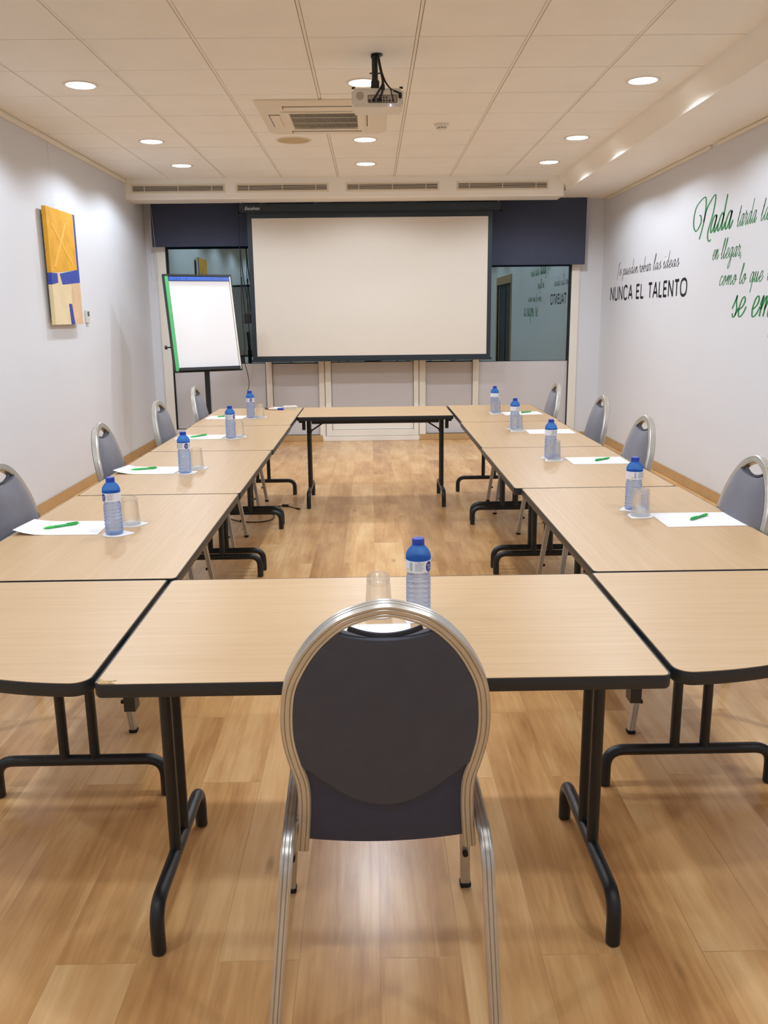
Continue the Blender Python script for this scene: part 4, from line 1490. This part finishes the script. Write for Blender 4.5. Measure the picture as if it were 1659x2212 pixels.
# geometric capitals, strokes in a unit cell: (width, strokes)
CAP = {
 'N': (.72, [[(.06, 0), (.06, 1)], [(.06, 1), (.66, 0)], [(.66, 0), (.66, 1)]]),
 'U': (.68, [[(.06, 1), (.06, .33), (.10, .13), (.22, .03), (.34, .01), (.46, .03), (.58, .13), (.62, .33), (.62, 1)]]),
 'C': (.78, [[(.72, .82), (.60, .95), (.44, .99), (.26, .95), (.12, .80), (.06, .5), (.12, .20), (.26, .05), (.44, .01), (.60, .05), (.72, .18)]]),
 'A': (.74, [[(.03, 0), (.37, 1)], [(.37, 1), (.71, 0)], [(.15, .32), (.59, .32)]]),
 'E': (.54, [[(.06, 0), (.06, 1)], [(.06, .95), (.50, .95)], [(.06, .52), (.46, .52)], [(.06, .05), (.50, .05)]]),
 'L': (.50, [[(.06, 0), (.06, 1)], [(.06, .05), (.48, .05)]]),
 'T': (.60, [[(.30, 0), (.30, .95)], [(.02, .95), (.58, .95)]]),
 'O': (.90, [[(.45, .99), (.62, .96), (.78, .82), (.85, .5), (.78, .18), (.62, .04), (.45, .01), (.28, .04), (.12, .18), (.05, .5), (.12, .82), (.28, .96), (.45, .99)]]),
}
capH = .142
for wd_, y0, y1 in (('NUNCA', 10.10, 9.25), ('EL', 9.125, 8.87), ('TALENTO', 8.725, 7.655)):
    bm = new()
    tot = sum(CAP[c][0] + .17 for c in wd_) - .17
    sx = (y0 - y1) / tot
    x = 0
    for c in wd_:
        for st in CAP[c][1]:
            def fn(a, b_, x=x):
                return (-y0 + (x + a) * sx, 1.634 + b_ * capH)
            if len(st) > 2:
                stroke(bm, st, fn, lambda d, s: .026, 5)
            else:
                stroke(bm, st, fn, lambda d, s: .026, 1, True)
        x += CAP[c][0] + .17
    obj('capital_word', bm, M['letter_black'], t, 0)

t = thing('wall_lettering', 'green script quote on the right wall, nearer the camera', 'wall lettering', (0, 0, 0), 0)
NCAP = [[(7.476, 2.273), (7.438, 2.262), (7.433, 2.207), (7.532, 2.152), (7.599, 2.224), (7.556, 2.345), (7.391, 2.405), (7.345, 2.373), (7.346, 2.28), (7.373, 2.197), (7.443, 2.081)],
        [(7.372, 2.209), (7.314, 2.311), (7.179, 2.393), (7.146, 2.367), (7.179, 2.258), (7.259, 2.132), (7.255, 2.066), (7.217, 2.048), (7.188, 2.06)]]
def wg(lo, hi):
    return lambda d, s: lo + (hi - lo) * max(0.0, abs(d.y)) ** 1.5
for wd_, a, b_, z_, xh, lo, hi, sl in (
        ('ada', 7.225, 6.745, 2.112, .128, .010, .026, .45), ('tarda', 6.700, 6.345, 2.108, .085, .005, .010, .5), ('tanto', 6.300, 5.93, 2.108, .085, .005, .010, .5),
        ('en', 7.130, 6.985, 1.897, .075, .005, .010, .5), ('llegar,', 6.960, 6.545, 1.893, .075, .005, .010, .5),
        ('como', 6.955, 6.605, 1.692, .072, .005, .010, .5), ('lo', 6.580, 6.435, 1.692, .072, .005, .010, .5), ('que', 6.400, 6.160, 1.696, .072, .005, .010, .5), ('nunca', 6.120, 5.72, 1.698, .072, .005, .010, .5),
        ('se', 6.680, 6.39, 1.455, .140, .008, .024, .45), ('empieza', 6.330, 5.30, 1.455, .140, .008, .024, .45)):
    bm = new()
    script_word(bm, wd_, a, b_, z_, xh, wg(lo, hi), sl)
    if wd_ == 'ada':
        for st in NCAP:
            stroke(bm, st, lambda y_, z_2: (-y_, z_2), wg(.009, .026))
    obj('script_word', bm, M['letter_green'], t, 0)

# ------------------------------------------------------------------ cable on the floor under the left row
t = thing('floor_cable', 'black cable with a ferrite bead lying on the floor by the left row', 'cable', (-.85, 6.4, 0), 0)
bm = new()
pts = [(-1.25, 6.30, .004), (-1.10, 6.34, .004), (-.99, 6.25, .004), (-.86, 6.23, .004), (-.77, 6.30, .004), (-.77, 6.45, .004), (-.84, 6.56, .004), (-.95, 6.66, .004), (-.90, 6.76, .004), (-.80, 6.76, .004), (-.71, 6.76, .007), (-.66, 6.73, .004), (-.61, 6.67, .004)]
tube(bm, [(a + .85, b_ - 6.4, c) for a, b_, c in pts], .004, 7, 6)
obj('cord', bm, M['cord'], t)
bm = new(); add_cyl(bm, (.115, .36, .011), (.165, .348, .011), .011, 12); obj('ferrite_bead', bm, M['plastic_black'], t)
bm = new(); add_box(bm, -.02, .02, -.009, .009, 0, .012, .003, Matrix.Translation((.25, .255, 0)) @ Matrix.Rotation(R(-45), 4, 'Z')); obj('connector', bm, M['plastic_black'], t)
